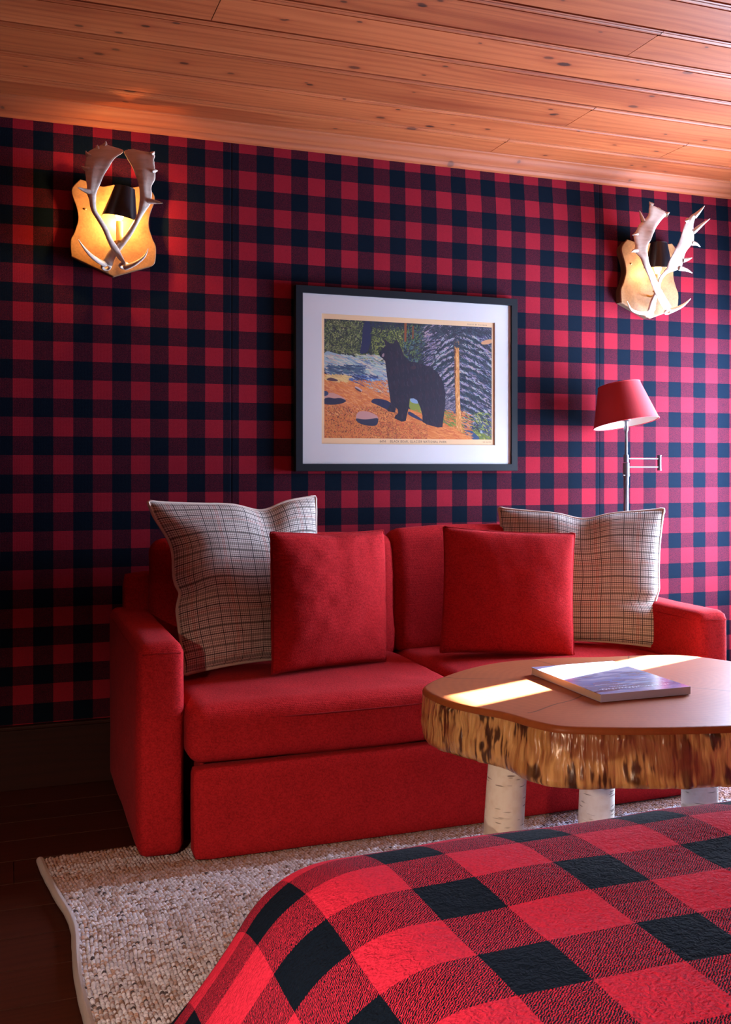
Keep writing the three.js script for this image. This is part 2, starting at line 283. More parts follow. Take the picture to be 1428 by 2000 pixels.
{
  const s = tag(group('sofa'), 'red upholstered two-seat sofa bed with square arms against the check wall', 'sofa');
  const g = (geo, x, y, z) => { const q = triUV(geo, ST); q.translate(x, y, z); return q; };
  part('back_frame', g(softBox(1.99, 0.73, 0.1, 0.03, [0, 0.004, 0.004], 0.004, 2), 1.395, 0.4, 0.085), M.sofa, s);
  for (const [cx, y, sd] of [[0.424, 0.329, 3], [2.363, 0.324, 4]]) {
    const a = part('arm', g(softBox(0.135, 0.618, 0.835, 0.032, [0.004, 0.004, 0.003], 0.005, sd, [10, 20, 26]), cx, y, 0.45), M.sofa, s);
    const yt = y + 0.309 - 0.03, zf = 0.8675;
    part('seam', tube([[cx - 0.055, yt, zf - 0.004], [cx, yt + 0.003, zf + 0.003], [cx + 0.055, yt, zf - 0.004]], 0.0014, 6), M.sofaSeam, a);
    for (const sx of [-1, 1]) part('seam', tube([[cx + sx * 0.0665, yt, 0.08], [cx + sx * 0.071, yt + 0.002, 0.45], [cx + sx * 0.066, yt, 0.83]], 0.0012, 6), M.sofaSeam, a);
  }
  part('base', g(softBox(1.7, 0.2, 0.72, 0.02, [0, 0, 0], 0, 5), 1.395, 0.18, 0.47), M.sofa, s);
  part('front_panel', g(softBox(1.79, 0.262, 0.07, 0.016, [0.002, 0.002, 0.003], 0.003, 6, [40, 12, 6]), 1.401, 0.152, 0.898), M.sofa, s);
  for (const [cx, sd] of [[0.944, 7], [1.846, 8]]) {
    const c = part('seat_cushion', g(softBox(0.898, 0.165, 0.74, 0.045, [0.004, 0.016, 0.008], 0.008, sd, [44, 14, 36]), cx, 0.371, 0.548), M.sofa, s);
    part('seam', tube([[cx - 0.43, 0.417, 0.911], [cx - 0.2, 0.413, 0.922], [cx + 0.02, 0.413, 0.925], [cx + 0.24, 0.414, 0.921], [cx + 0.43, 0.417, 0.91]], 0.0026, 6), M.sofaSeam, c);
    const b = softBox(0.915, 0.47, 0.13, 0.05, [0.004, 0.012, 0.03], 0.014, sd + 4, [40, 26, 10]); b.rotateX(-0.1);
    part('back_cushion', g(b, cx - 0.004, sd === 7 ? 0.655 : 0.672, 0.19), M.sofa, s);
  }
  for (const [x, z, y] of [[0.42, 0.1, 0], [2.36, 0.1, 0], [0.424, 0.8, 0.017], [2.363, 0.8, 0.017]]) part('foot', cyl(0.022, 0.026, 0.03 - y * 0.4, x, y, z, 16), M.black, s);
}

// ───────────────────────── cushions ─────────────────────────
const tweed = tex(1024, 1024, (u, v) => {   // fine two-tone check with darker window-pane lines, tile 0.16 m
  const n = 22, a = (u * n) % 1 < 0.5, b = (v * n) % 1 < 0.5, f = fbm(u * 256, v * 256, 71, 2, 256, 256);
  const cream = [0.84, 0.81, 0.77], tan = [0.22, 0.18, 0.16], dk = [0.035, 0.028, 0.035];
  let c = a && b ? tan : a || b ? mix3(cream, tan, 0.55) : cream;
  const iu = Math.floor(u * n * 2), iv = Math.floor(v * n * 2);
  const lv = { 4: 1, 14: 0.75, 24: 1, 34: 0.75 }[iu] ?? 0, lh = { 1: 1, 8: 0.9, 13: 0.6, 20: 1, 27: 0.9, 33: 0.6, 38: 0.9 }[iv] ?? 0;
  const rust = (iu >= 18 && iu < 21) || (iv >= 15 && iv < 18);
  if (rust && (a || b)) c = mix3(c, [0.4, 0.13, 0.1], 0.4);
  c = mix3(c, dk, 0.85 * Math.max(lv, lh));
  return mul3(c, 0.72 + 0.45 * f);
});
M.tweed = mat({ map: tweed, bumpMap: withRep(weaveBump, 1.4), bumpScale: 0.0008, roughness: 1, specularIntensity: 0.2 });
M.cream = mat({ rgb: [0.66, 0.56, 0.5], roughness: 1, bumpMap: withRep(weaveBump, 2), bumpScale: 0.0005 });
M.cushRed = mat({ map: sofaTex, bumpMap: sofaBump, bumpScale: 0.0012, roughness: 0.95, specularIntensity: 0.15, sheen: 0.12, sheenRoughness: 0.6, sheenColor: new THREE.Color().setRGB(0.6, 0.2, 0.26) });
const biteOf = (o, u, v) => (o.bites ?? (o.notch ? [o.notch] : [])).reduce((a, [sd, vv, amp, wd = 0.11]) => a + sd * amp * Math.exp(-(((v - vv) / wd) ** 2)) * sstep(0.3, 1, u * sd), 0);
function pillow(o) {
  const bite = (u, v) => biteOf(o, u, v);
  const { w, h, d, ear = 0.07, seed = 1, tile = 0.16, dip = 0, notch = null, wr = 0.006, side = 1, pw = 0.5 } = o, N = 56;
  return quadGrid(N, N, (uu, vv) => {
    const u = 2 * uu - 1, v = 2 * vv - 1, e = Math.max(0, (1 - Math.abs(u) ** 2.4) * (1 - Math.abs(v) ** 2.4));
    let x = u * w / 2 * (1 - ear * (1 - v * v) * Math.abs(u) ** 2), y = v * h / 2 * (1 - ear * (1 - u * u) * Math.abs(v) ** 2);
    x *= lerp(o.taper ?? 1, 1, clamp(0.5 + v * 0.6));
    if (dip) y -= dip * Math.exp(-((u - (o.dipU ?? 0)) ** 2) / 0.06) * sstep(-0.2, 1, v);
    x -= bite(u, v);
    let z = d / 2 * Math.pow(e, pw);
    const edge = 1 - e, ang = Math.atan2(v, u);
    z += wr * (o.rays ?? 0.5) * edge * edge * Math.sin(ang * 14 + 5 * noise(u * 2 + 4, v * 2 + 4, seed) + seed) * Math.pow(e, 0.35) * (0.2 + noise(u * 3 + 8, v * 3 + 8, seed));
    z += wr * 2.2 * (fbm(u * 2.2 + 5, v * 2.2 + 5, seed + 3, 3) - 0.5) * Math.pow(e, 0.4);
    if (dip) z -= dip * Math.exp(-((u - (o.dipU ?? 0)) ** 2) / 0.03) * sstep(0.1, 0.9, v) * Math.pow(e, 0.3);
    if (notch) z -= 0.022 * Math.exp(-((v - notch[1]) ** 2) / 0.01) * sstep(0.2, 0.9, u * notch[0]) * Math.pow(e, 0.3);
    return [x * 1, y, side * z, (u * w / 2 + 0.02 * noise(v * 2 + 9, u + 9, seed)) / tile, (v * h / 2 + 0.016 * noise(u * 2 + 9, v + 9, seed + 1)) / tile];
  });
}
function flip(g) { const i = g.index.array; for (let k = 0; k < i.length; k += 3) { const t = i[k]; i[k] = i[k + 1]; i[k + 1] = t; } g.computeVertexNormals(); return g; }
function cushion(name, o, mf, mb, mp) {
  const c = group(name);
  part('front_cover', pillow(o), mf, c); part('back_cover', flip(pillow({ ...o, side: -1 })), mb, c);
  const pts = [], { w, h, ear = 0.07, dip = 0, notch = null } = o, n = 22;
  const at = (u, v) => { let x = u * w / 2 * (1 - ear * (1 - v * v) * u * u), y = v * h / 2 * (1 - ear * (1 - u * u) * v * v); x *= lerp(o.taper ?? 1, 1, clamp(0.5 + v * 0.6)); if (dip) y -= dip * Math.exp(-((u - (o.dipU ?? 0)) ** 2) / 0.06) * sstep(-0.2, 1, v); x -= biteOf(o, u, v); return V3(x, y, 0); };
  for (let i = 0; i < n; i++) pts.push(at(-1 + 2 * i / n, -1)); for (let i = 0; i < n; i++) pts.push(at(1, -1 + 2 * i / n)); for (let i = 0; i < n; i++) pts.push(at(1 - 2 * i / n, 1)); for (let i = 0; i < n; i++) pts.push(at(-1, 1 - 2 * i / n));
  part('piping', tube(pts, o.pipe ?? 0.004, 8, 240, true), mp, c);
  return c;
}
const place = (o, x, y, z, rx, ry, rz) => { o.position.set(x, y, z); o.rotation.set(rx, ry, rz, 'YXZ'); return o; };
{
  const a = cushion('cushion', { w: 0.63, h: 0.585, d: 0.17, ear: 0.06, seed: 3, dip: 0.03, dipU: 0.3, notch: [-1, -0.1, 0.02], bites: [[-1, 0.48, 0.03, 0.3], [-1, -0.1, 0.016, 0.1], [-1, 0.1, 0.012, 0.4]], pipe: 0.006, taper: 0.84 }, M.tweed, M.cream, M.cream);
  tag(place(a, 0.782, 0.757, 0.405, -0.34, 0.17, 0.012), 'large brown tweed check cushion in the sofa corner below the arched antler lamp', 'cushion', 'cushions on the sofa');
  const b = cushion('cushion_001', { w: 0.456, h: 0.455, d: 0.15, ear: 0.03, seed: 8, dip: 0.006, pipe: 0.0035, tile: ST, pw: 0.38 }, M.cushRed, M.cushRed, M.cushRed);
  tag(place(b, 1.033, 0.7, 0.555, -0.06, 0.27, -0.022), 'plain red square cushion overlapping a tweed cushion, turned towards the window', 'cushion', 'cushions on the sofa');
  const c = cushion('cushion_002', { w: 0.49, h: 0.45, d: 0.15, ear: 0.035, seed: 14, pipe: 0.0035, tile: ST, pw: 0.38 }, M.cushRed, M.cushRed, M.cushRed);
  tag(place(c, 1.722, 0.692, 0.535, -0.17, -0.25, -0.058), 'plain wide red cushion in front of the tweed cushion by the floor lamp', 'cushion', 'cushions on the sofa');
  const d = cushion('cushion_003', { w: 0.635, h: 0.53, d: 0.16, ear: 0.075, seed: 21, dip: 0.022, dipU: 0.05, notch: [1, -0.35, 0.016], pipe: 0.005 }, M.tweed, M.cream, M.cream);
  tag(place(d, 2.1, 0.722, 0.41, -0.18, -0.58, 0.004), 'large brown tweed check cushion in the sofa corner by the floor lamp', 'cushion', 'cushions on the sofa');
}

// ───────────────────────── slab table ─────────────────────────
const TOP = [[1.058, 1.289], [1.053, 1.382], [1.068, 1.46], [1.1, 1.53], [1.13, 1.58], [1.149, 1.63], [1.166, 1.692], [1.2, 1.752], [1.27, 1.79], [1.366, 1.828], [1.457, 1.856], [1.574, 1.885], [1.7, 1.9], [1.84, 1.87], [1.97, 1.79], [2.07, 1.68], [2.13, 1.54], [2.14, 1.4], [2.104, 1.259], [2.03, 1.135], [1.916, 1.088], [1.774, 1.066], [1.633, 1.03], [1.454, 1.026], [1.306, 1.076], [1.164, 1.169], [1.09, 1.235]];
const TH = 0.55, TT = 0.135;
{
  const t = tag(group('coffee_table'), 'thick polished tree slab coffee table on white birch log legs', 'table');
  const N = 260, curve = new THREE.CatmullRomCurve3(TOP.map(([x, z]) => V3(x, 0, z)), true, 'catmullrom', 0.5), rim = curve.getSpacedPoints(N);
  const cx = 1.58, cz = 1.45;
  const out = (i, k, y) => { const p = rim[i % N], q = rim[(i + 1) % N], o = rim[(i + N - 1) % N], tx = q.x - o.x, tz = q.z - o.z, l = Math.hypot(tx, tz); return [p.x - tz / l * k, y, p.z + tx / l * k]; };
  const topMap = tex(1024, 1024, (u, v) => { // end grain with rings, rays and a few drying checks, 1.3 m tile
    const x = (u - 0.5) * 1.3, z = (v - 0.5) * 1.3, a = Math.atan2(z + 0.06, x - 0.05), r0 = Math.hypot(x - 0.05, (z + 0.06) * 1.25), r = r0 + 0.05 * fbm(Math.cos(a) * 2 + 5, Math.sin(a) * 2 + 5 + r0 * 2, 5, 3);
    const ring = 0.5 + 0.5 * Math.sin(r * 260 + 6 * fbm(x * 5 + 9, z * 5 + 9, 9)), big = fbm(x * 4 + 20, z * 4 + 20, 12, 4), fine = fbm(a * 60 + 400, r * 40, 15, 2);
    let c = mix3([0.36, 0.105, 0.032], [0.19, 0.04, 0.014], clamp(0.3 * ring * 0.5 + 0.9 * (big - 0.25) + 0.25 * (fine - 0.5)));
    const chk = Math.abs(Math.sin(a * 3.5 + 0.4 * noise(r * 12, 3, 4))) < 0.008 / Math.max(0.06, r) * 1.1 && noise(a * 5 + 40, r * 7, 31) > 0.52;
    return chk ? mul3(c, 0.3) : c;
  });
  M.slab = mat({ map: topMap, roughness: 0.42, specularIntensity: 0.45 });
  const barkMap = tex(2048, 192, (u, v) => {
    const w = fbm(u * 30, v * 1.3, 5, 3, 30, 0), st = fbm(u * 420 + w * 2.5, v * 2.2 + w, 9, 3, 0, 0), blot = fbm(u * 28, v * 0.9, 13, 4, 28, 0), eye = fbm(u * 96, v * 2.4, 19, 3, 96, 0), knot = fbm(u * 50 + 2 * w, v * 2.2, 23, 2, 0, 0);
    let c = mix3([0.72, 0.42, 0.16], [0.32, 0.115, 0.04], clamp(2.0 * (st - 0.36) + 1.3 * (blot - 0.45)));
    c = mix3(c, [0.06, 0.024, 0.014], 0.9 * sstep(0.54, 0.64, 0.5 * st + 0.5 * eye));
    c = mix3(c, [0.5, 0.24, 0.07], 0.6 * sstep(0.66, 0.74, knot));
    c = mix3(c, [0.05, 0.02, 0.012], 0.8 * sstep(0.62, 0.7, blot * 0.55 + eye * 0.5)); c = mix3(c, [0.24, 0.06, 0.024], 0.7 * sstep(0.5, 0.6, fbm(u * 19, v * 0.7, 37, 3, 19, 0)));
    return c;
  });
  const barkBump = tex(2048, 192, (u, v) => { const w = fbm(u * 30, v * 1.3, 5, 3, 30, 0); return clamp(0.65 * fbm(u * 420 + w * 2.5, v * 2.2 + w, 9, 3, 0, 0) + 0.35 * fbm(u * 96, v * 2.4, 19, 3, 96, 0)); }, false);
  M.bark = mat({ map: barkMap, bumpMap: barkBump, bumpScale: 0.008, roughness: 0.3, clearcoat: 0.6, clearcoatRoughness: 0.18 });
  // top face with a softly rounded rim
  const rings = [[0, 0.0], [0.35, 0], [0.7, 0], [0.9, 0], [1, 0]], P = [], U = [], I = [];
  const addRing = (f) => { for (let i = 0; i < N; i++) { const q = f(i); P.push(...q); U.push((q[0] - cx) / 1.3 + 0.5, (q[2] - cz) / 1.3 + 0.5); } };
  const sag = (x, z) => 0.0016 * (fbm(x * 6, z * 6, 3) - 0.5);
  for (const k of [0.02, 0.3, 0.6, 0.85]) addRing((i) => { const q = out(i, -0.012, TH); const x = lerp(cx, q[0], k), z = lerp(cz, q[2], k); return [x, TH + sag(x, z), z]; });
  for (const [k, y] of [[-0.012, TH], [-0.006, TH - 0.0012], [-0.002, TH - 0.005], [0, TH - 0.011], [-0.001, TH - 0.016]]) addRing((i) => out(i, k, y));
  const nr = P.length / 3 / N;
  for (let r = 0; r + 1 < nr; r++) for (let i = 0; i < N; i++) { const a = r * N + i, b = r * N + (i + 1) % N, c = a + N, d = b + N; I.push(a, d, b, a, c, d); }
  for (let i = 1; i + 1 < N; i++) I.push(0, i, i + 1);
  const tg = new THREE.BufferGeometry(); tg.setAttribute('position', new THREE.Float32BufferAttribute(P, 3)); tg.setAttribute('uv', new THREE.Float32BufferAttribute(U, 2)); tg.setIndex(I); tg.computeVertexNormals();
  part('tabletop', tg, M.slab, t);
  // live edge
  const low = 16, bg = quadGrid(N, low, (u, v) => {
    const i = Math.round(u * N), y = lerp(TH - 0.014, TH - TT + 0.012 * (noise(u * 30, 2, 3, 30) - 0.5) * (v > 0.8 ? 1 : 0), v);
    let k = -0.002 + 0.03 * v * noise(u * 11, 1, 5, 11) + 0.012 * (fbm(u * 60, v * 3, 7, 3, 60) - 0.5) + 0.008 * (noise(u * 160, v * 2, 9, 160) - 0.5);
    if (v < 0.03) k = -0.004; if (v > 0.97) k -= 0.006;
    const q = out(i, k, y); return [...q, u, v];
  }, true);
  part('live_edge', flipIfInward(bg, cx, cz), M.bark, t, 'burled barkless live edge, golden brown with dark streaks');
  const bot = []; for (let i = 0; i < N; i++) bot.push(V2(...(([x, , z]) => [x, z])(out(i, -0.004, 0))));
  const sg = new THREE.ShapeGeometry(new THREE.Shape(bot)); sg.rotateX(Math.PI / 2); sg.translate(0, TH - TT + 0.002, 0);
  part('underside', sg, mat({ rgb: [0.2, 0.08, 0.035], roughness: 0.8, side: THREE.DoubleSide }), t);
  // birch legs
  const birch = tex(512, 512, (u, v) => {
    const f = fbm(u * 20, v * 20, 3, 4, 20, 20), l = fbm(u * 9, v * 90, 6, 2, 9, 90), m = noise(u * 12, v * 60, 8, 12, 60), p = fbm(u * 4, v * 5, 12, 3, 4, 5);
    let c = mix3([0.86, 0.82, 0.74], [0.7, 0.6, 0.48], clamp(1.2 * (f - 0.4)));
    c = mix3(c, [0.16, 0.11, 0.08], 0.75 * sstep(0.68, 0.78, 0.6 * l + 0.4 * m)); c = mix3(c, [0.3, 0.22, 0.16], 0.55 * sstep(0.64, 0.72, p));
    return c;
  });
  M.birch = mat({ map: birch, roughness: 0.7, bumpMap: birch, bumpScale: 0.0015 });
  for (const [x, z, sx, sz, r, sd] of [[1.235, 1.445, -0.03, 0.0, 0.05, 1], [1.69, 1.17, 0.0, -0.02, 0.051, 2], [1.9, 1.36, 0.01, 0.0, 0.05, 3]]) {
    const g = quadGrid(36, 24, (u, v) => { const a = u * 6.28318, y = lerp(0.018, TH - TT + 0.01, v), k = r * (1 + 0.06 * (1 - v) + 0.05 * (fbm(Math.cos(a) + 3, Math.sin(a) + 3 + v * 2, sd) - 0.5)); return [x + sx * (1 - v) + k * Math.cos(a), y, z + sz * (1 - v) - k * Math.sin(a), u * 1.0 + sd * 0.3, v * 1.3 + sd * 0.2]; }, true);
    part('leg', g, M.birch, t, 'white birch log leg with dark flecks');
  }
}
function flipIfInward(g, cx, cz) { const p = g.attributes.position, n = g.attributes.normal; let s = 0; for (let i = 0; i < p.count; i += 7) s += (p.getX(i) - cx) * n.getX(i) + (p.getZ(i) - cz) * n.getZ(i); return s < 0 ? flip(g) : g; }

// magazine
{
  const W = 0.272, D = 0.36, T = 0.02, cv = document.createElement('canvas'); cv.width = 768; cv.height = 1024; const c = cv.getContext('2d'), r = rng(9);
  const gr = c.createLinearGradient(0, 0, 0, 1024); gr.addColorStop(0, '#9db4dd'); gr.addColorStop(0.35, '#b9c6e2'); gr.addColorStop(0.6, '#7f92c4'); gr.addColorStop(0.85, '#66799f'); gr.addColorStop(1, '#8c95c6'); c.fillStyle = gr; c.fillRect(0, 0, 768, 1024);
  for (let i = 0; i < 90; i++) { c.fillStyle = ['rgba(60,74,120,.22)', 'rgba(225,230,245,.25)', 'rgba(90,105,160,.25)', 'rgba(45,55,85,.2)'][i % 4]; c.beginPath(); c.ellipse(r() * 768, 120 + r() * 860, 40 + r() * 150, 6 + r() * 26, (r() - 0.5) * 0.5, 0, 7); c.fill(); }
  c.fillStyle = 'rgba(38,52,88,.75)'; c.beginPath(); c.moveTo(20, 130); c.quadraticCurveTo(120, 90, 190, 190); c.quadraticCurveTo(260, 230, 300, 190); c.quadraticCurveTo(220, 280, 130, 210); c.quadraticCurveTo(60, 170, 20, 150); c.fill();
  c.beginPath(); c.moveTo(310, 140); c.quadraticCurveTo(430, 70, 520, 150); c.quadraticCurveTo(470, 210, 350, 200); c.fill();
  c.fillStyle = 'rgba(30,38,70,.7)'; c.beginPath(); c.moveTo(0, 930); c.quadraticCurveTo(120, 890, 260, 900); c.lineTo(190, 950); c.lineTo(0, 970); c.fill();
  c.strokeStyle = 'rgba(240,243,255,.85)'; c.lineWidth = 9; // pale handwritten strokes, too small to read
  const scrib = (x, y, w, h, n) => { c.beginPath(); c.moveTo(x, y); for (let i = 1; i <= n; i++) c.quadraticCurveTo(x + w * (i - 0.5) / n, y - h * (0.3 + r()), x + w * i / n, y + (r() - 0.5) * h * 0.5); c.stroke(); };
  scrib(70, 900, 620, 46, 22); c.lineWidth = 6; scrib(200, 835, 150, 22, 9); scrib(120, 760, 260, 16, 18); c.lineWidth = 4; scrib(420, 700, 220, 14, 14);
  const map = new THREE.CanvasTexture(cv); map.colorSpace = THREE.SRGBColorSpace;
  const cover = mat({ map, roughness: 0.22, clearcoat: 0.7, clearcoatRoughness: 0.12 }), spine = mat({ rgb: [0.55, 0.56, 0.86], roughness: 0.3, clearcoat: 0.5, clearcoatRoughness: 0.2 }), paper = mat({ rgb: [0.62, 0.52, 0.44], roughness: 0.9 });
  const m = tag(group('magazine'), 'thick glossy magazine with a blue misty cover lying on the slab table', 'magazine');
  m.position.set(1.556, TH + 0.0012, 1.412); m.rotation.y = -0.012;
  part('pages', box(W - 0.004, T - 0.002, D - 0.005, -0.001, T / 2, -0.0015), paper, m);
  const ct = box(W, 0.0012, D, 0, T - 0.0004, 0), uv = ct.attributes.uv, p = ct.attributes.position; for (let i = 0; i < p.count; i++) uv.setXY(i, p.getX(i) / W + 0.5, 0.5 - p.getZ(i) / D);
  part('cover', ct, cover, m); part('back_cover', box(W, 0.001, D, 0, 0.0006, 0), spine, m);
  part('spine', box(W, T + 0.0002, 0.003, 0, T / 2 + 0.0001, D / 2 - 0.0005, 0.0008, 1), spine, m);
}

// ───────────────────────── floor lamp ─────────────────────────
M.steel = mat({ rgb: [0.1, 0.095, 0.11], metalness: 0.7, roughness: 0.42 });
M.shadeRed = mat({ rgb: [0.42, 0.02, 0.03], roughness: 0.85, sheen: 0.2, sheenRoughness: 0.5, sheenColor: new THREE.Color().setRGB(0.6, 0.3, 0.35) });
M.shadeIn = mat({ rgb: [0.75, 0.72, 0.66], roughness: 0.8 });
{
  const l = tag(group('floor_lamp'), 'steel swing-arm floor lamp with an unlit red fabric shade behind the sofa arm', 'lamp'); l.position.set(2.475, 0, 0.175);
  part('base', lathe([[0, 0], [0.12, 0], [0.122, 0.006], [0.118, 0.014], [0.04, 0.02], [0.016, 0.026], [0.012, 0.04], [0, 0.04]], 40), M.steel, l);
  part('pole', merge(cyl(0.0105, 0.0105, 1.085, 0, 0.03, 0, 20), cyl(0.0115, 0.0115, 0.05, 0, 1.07, 0, 20)), M.steel, l);
  part('sleeve', merge(cyl(0.0135, 0.0135, 0.055, 0, 1.108, 0, 20), cyl(0.014, 0.013, 0.005, 0, 1.104, 0, 20)), M.steel, l);
  part('knob', merge((() => { const g = new THREE.CylinderGeometry(0.0025, 0.0025, 0.06, 10); g.rotateZ(Math.PI / 2); g.rotateY(0.5); g.translate(0, 1.111, 0.002); return g; })()), M.black, l);
  const rod = (y) => { const g = new THREE.CylinderGeometry(0.004, 0.004, 0.165, 12); g.rotateZ(Math.PI / 2); g.translate(0.085, y, 0.0); return g; };
  const arm = part('swing_arm', merge(rod(1.145), rod(1.181)), M.steel, l);
  part('elbow', merge(cyl(0.0085, 0.0085, 0.062, 0.168, 1.132, 0, 18), cyl(0.0095, 0.0095, 0.004, 0.168, 1.13, 0, 18), cyl(0.0095, 0.0095, 0.004, 0.168, 1.192, 0, 18)), M.steel, arm);
  part('stem', merge(cyl(0.011, 0.011, 0.032, 0, 1.165, 0, 18), cyl(0.0065, 0.006, 0.09, 0, 1.197, 0, 16), lathe([[0.0055, 1.285], [0.0065, 1.295], [0.0095, 1.302], [0.0095, 1.315], [0.006, 1.322], [0.007, 1.34], [0.007, 1.345]], 18)), M.steel, l);
  part('socket', lathe([[0.006, 1.338], [0.018, 1.342], [0.0195, 1.346], [0.0195, 1.385], [0.016, 1.39], [0.014, 1.41], [0, 1.41]], 24), M.steel, l);
  part('bulb', lathe([[0.012, 1.41], [0.016, 1.43], [0.026, 1.45], [0.028, 1.465], [0.022, 1.482], [0, 1.49]], 24), mat({ rgb: [0.8, 0.8, 0.78], roughness: 0.3 }), l);
  const sh = group('lamp_shade', l); sh.position.set(0, 1.33, 0); sh.rotation.set(-0.17, 0, 0.1);
  const r0 = 0.137, r1 = 0.088, H = 0.168;
  part('shade_cloth', lathe([[r0, 0], [r1, H]], 64), M.shadeRed, sh); part('lining', lathe([[r1 - 0.0015, H], [r0 - 0.0015, 0]], 64), M.shadeIn, sh);
  const ring = (r, y) => { const g = new THREE.TorusGeometry(r, 0.0022, 8, 64); g.rotateX(Math.PI / 2); g.translate(0, y, 0); return g; };
  part('rim', merge(ring(r0, 0), ring(r1, H)), M.shadeRed, sh);
  const sp = (a) => { const g = new THREE.CylinderGeometry(0.0014, 0.0014, r1, 6); g.rotateZ(Math.PI / 2); g.translate(r1 / 2, H - 0.02, 0); g.rotateY(a); return g; };
  part('spider', merge(sp(0), sp(2.09), sp(4.19)), M.steel, sh);
}

// ───────────────────────── antler sconces ─────────────────────────
const boneTex = tex(512, 512, (u, v) => { const f = fbm(u * 10, v * 28, 3, 4, 10, 28), g = fbm(u * 60, v * 60, 8, 2, 60, 60), s = fbm(u * 5, v * 5, 14, 3, 5, 5); let c = mix3([0.7, 0.62, 0.54], [0.52, 0.43, 0.35], clamp(1.5 * (f - 0.38) + 0.4 * (g - 0.5))); return mix3(c, [0.24, 0.17, 0.13], 0.5 * sstep(0.55, 0.72, s)); });
M.antler = mat({ map: boneTex, bumpMap: boneTex, bumpScale: 0.0012, roughness: 0.55 });
const leatherTex = tex(512, 512, (u, v) => { const f = fbm(u * 60, v * 60, 31, 3, 60, 60), s = fbm(u * 7, v * 7, 35, 4, 7, 7); let c = mix3([0.26, 0.14, 0.06], [0.15, 0.07, 0.03], clamp(1.6 * (s - 0.35))); return mul3(c, 0.75 + 0.5 * f); });
M.plaque = mat({ map: leatherTex, bumpMap: leatherTex, bumpScale: 0.0006, roughness: 0.42, clearcoat: 0.25, clearcoatRoughness: 0.3 });
M.plaqueSide = mat({ rgb: [0.1, 0.055, 0.028], roughness: 0.7 });
M.shadeBlack = mat({ rgb: [0.008, 0.008, 0.012], roughness: 0.3, side: THREE.FrontSide });
M.shadeGold = mat({ rgb: [0.8, 0.62, 0.3], roughness: 0.5 });
M.candle = mat({ rgb: [0.85, 0.72, 0.45], roughness: 0.6 });
M.bulb = mat({ rgb: [1, 0.9, 0.7], emissive: new THREE.Color().setRGB(1, 0.62, 0.22), emissiveIntensity: 14 });
M.brass = mat({ rgb: [0.5, 0.33, 0.12], metalness: 0.9, roughness: 0.35 });
function antlerBeam(st, seed) {   // one continuous loft from burr to palm: [lx, ly, rx, ry, z, thickness]
  const N = 90, K = 18, n = st.length, cr = (k, f) => { const t = f * (n - 1), i = Math.min(n - 2, Math.floor(t)), u = t - i, p = (q) => st[clamp(q, 0, n - 1)][k], a = p(i - 1), b = p(i), c = p(i + 1), d = p(i + 2); return 0.5 * (2 * b + (c - a) * u + (2 * a - 5 * b + 4 * c - d) * u * u + (3 * b - a - 3 * c + d) * u * u * u); };
  const g = quadGrid(K, N, (u, v) => {
    const a = u * 6.283185, lx = cr(0, v), ly = cr(1, v), rx = cr(2, v), ry = cr(3, v), z = cr(4, v), th = cr(5, v);
    const end = v < 0.012 ? 0.05 : v > 0.985 ? 0.15 : 1, cc = Math.cos(a), ss = Math.sin(a), wide = Math.hypot(rx - lx, ry - ly) / th;
    const sx = Math.sign(cc) * Math.abs(cc) ** (wide > 2 ? 0.85 : 1), gutter = wide > 2 ? 0.0035 * Math.sin(sx * 5 + seed) * 0.35 : 0;
    const bump = 1 + 0.08 * (fbm(v * 18, u * 6, seed, 3, 0, 6) - 0.5);
    return [(lx + rx) / 2 + (rx - lx) / 2 * sx * end * bump, (ly + ry) / 2 + (ry - ly) / 2 * sx * end * bump, z + th / 2 * ss * end * bump + gutter * end, u * 0.5, v * 2];
  }, true);
  return g;
}
const tine = (pts, r0, r1 = 0.0012, pow = 0.75) => tube(pts, (t) => lerp(r0, r1, Math.pow(t, 1 / pow)), 10, 24);
function plaqueShape(s = 1) {
  const h = [[0, 0], [0.06, 0.02], [0.135, 0.047], [0.147, 0.062], [0.15, 0.115], [0.136, 0.15], [0.124, 0.195], [0.128, 0.235], [0.143, 0.28], [0.146, 0.302], [0.138, 0.318], [0.118, 0.34], [0.085, 0.333], [0.045, 0.322], [0.02, 0.326], [0, 0.333]];
  const all = [...h, ...h.slice(1, -1).reverse().map(([x, y]) => [-x, y])].map(([x, y]) => V2(x * s, (y - 0.17) * s + 0.17));
  const sh = new THREE.Shape(), right = all.slice(0, 16);
  sh.moveTo(all[0].x, all[0].y); sh.lineTo(all[2].x, all[2].y); sh.splineThru(all.slice(3, 12)); sh.splineThru(all.slice(12, 16)); sh.splineThru(all.slice(16, 20)); sh.splineThru(all.slice(20, 28)); sh.lineTo(all[0].x, all[0].y);
  return sh;
}
const plaqueSideGeo = new THREE.ExtrudeGeometry(plaqueShape(0.985), { depth: 0.034, bevelEnabled: false, curveSegments: 8 });
const plaqueFaceGeo = (() => { const g = new THREE.ExtrudeGeometry(plaqueShape(0.99), { depth: 0.004, bevelEnabled: true, bevelThickness: 0.003, bevelSize: 0.003, bevelSegments: 3, curveSegments: 8 }); g.translate(0, 0, 0.037); const p = g.attributes.position, uv = g.attributes.uv; for (let i = 0; i < p.count; i++) uv.setXY(i, p.getX(i) / 0.3, p.getY(i) / 0.3); return g; })();
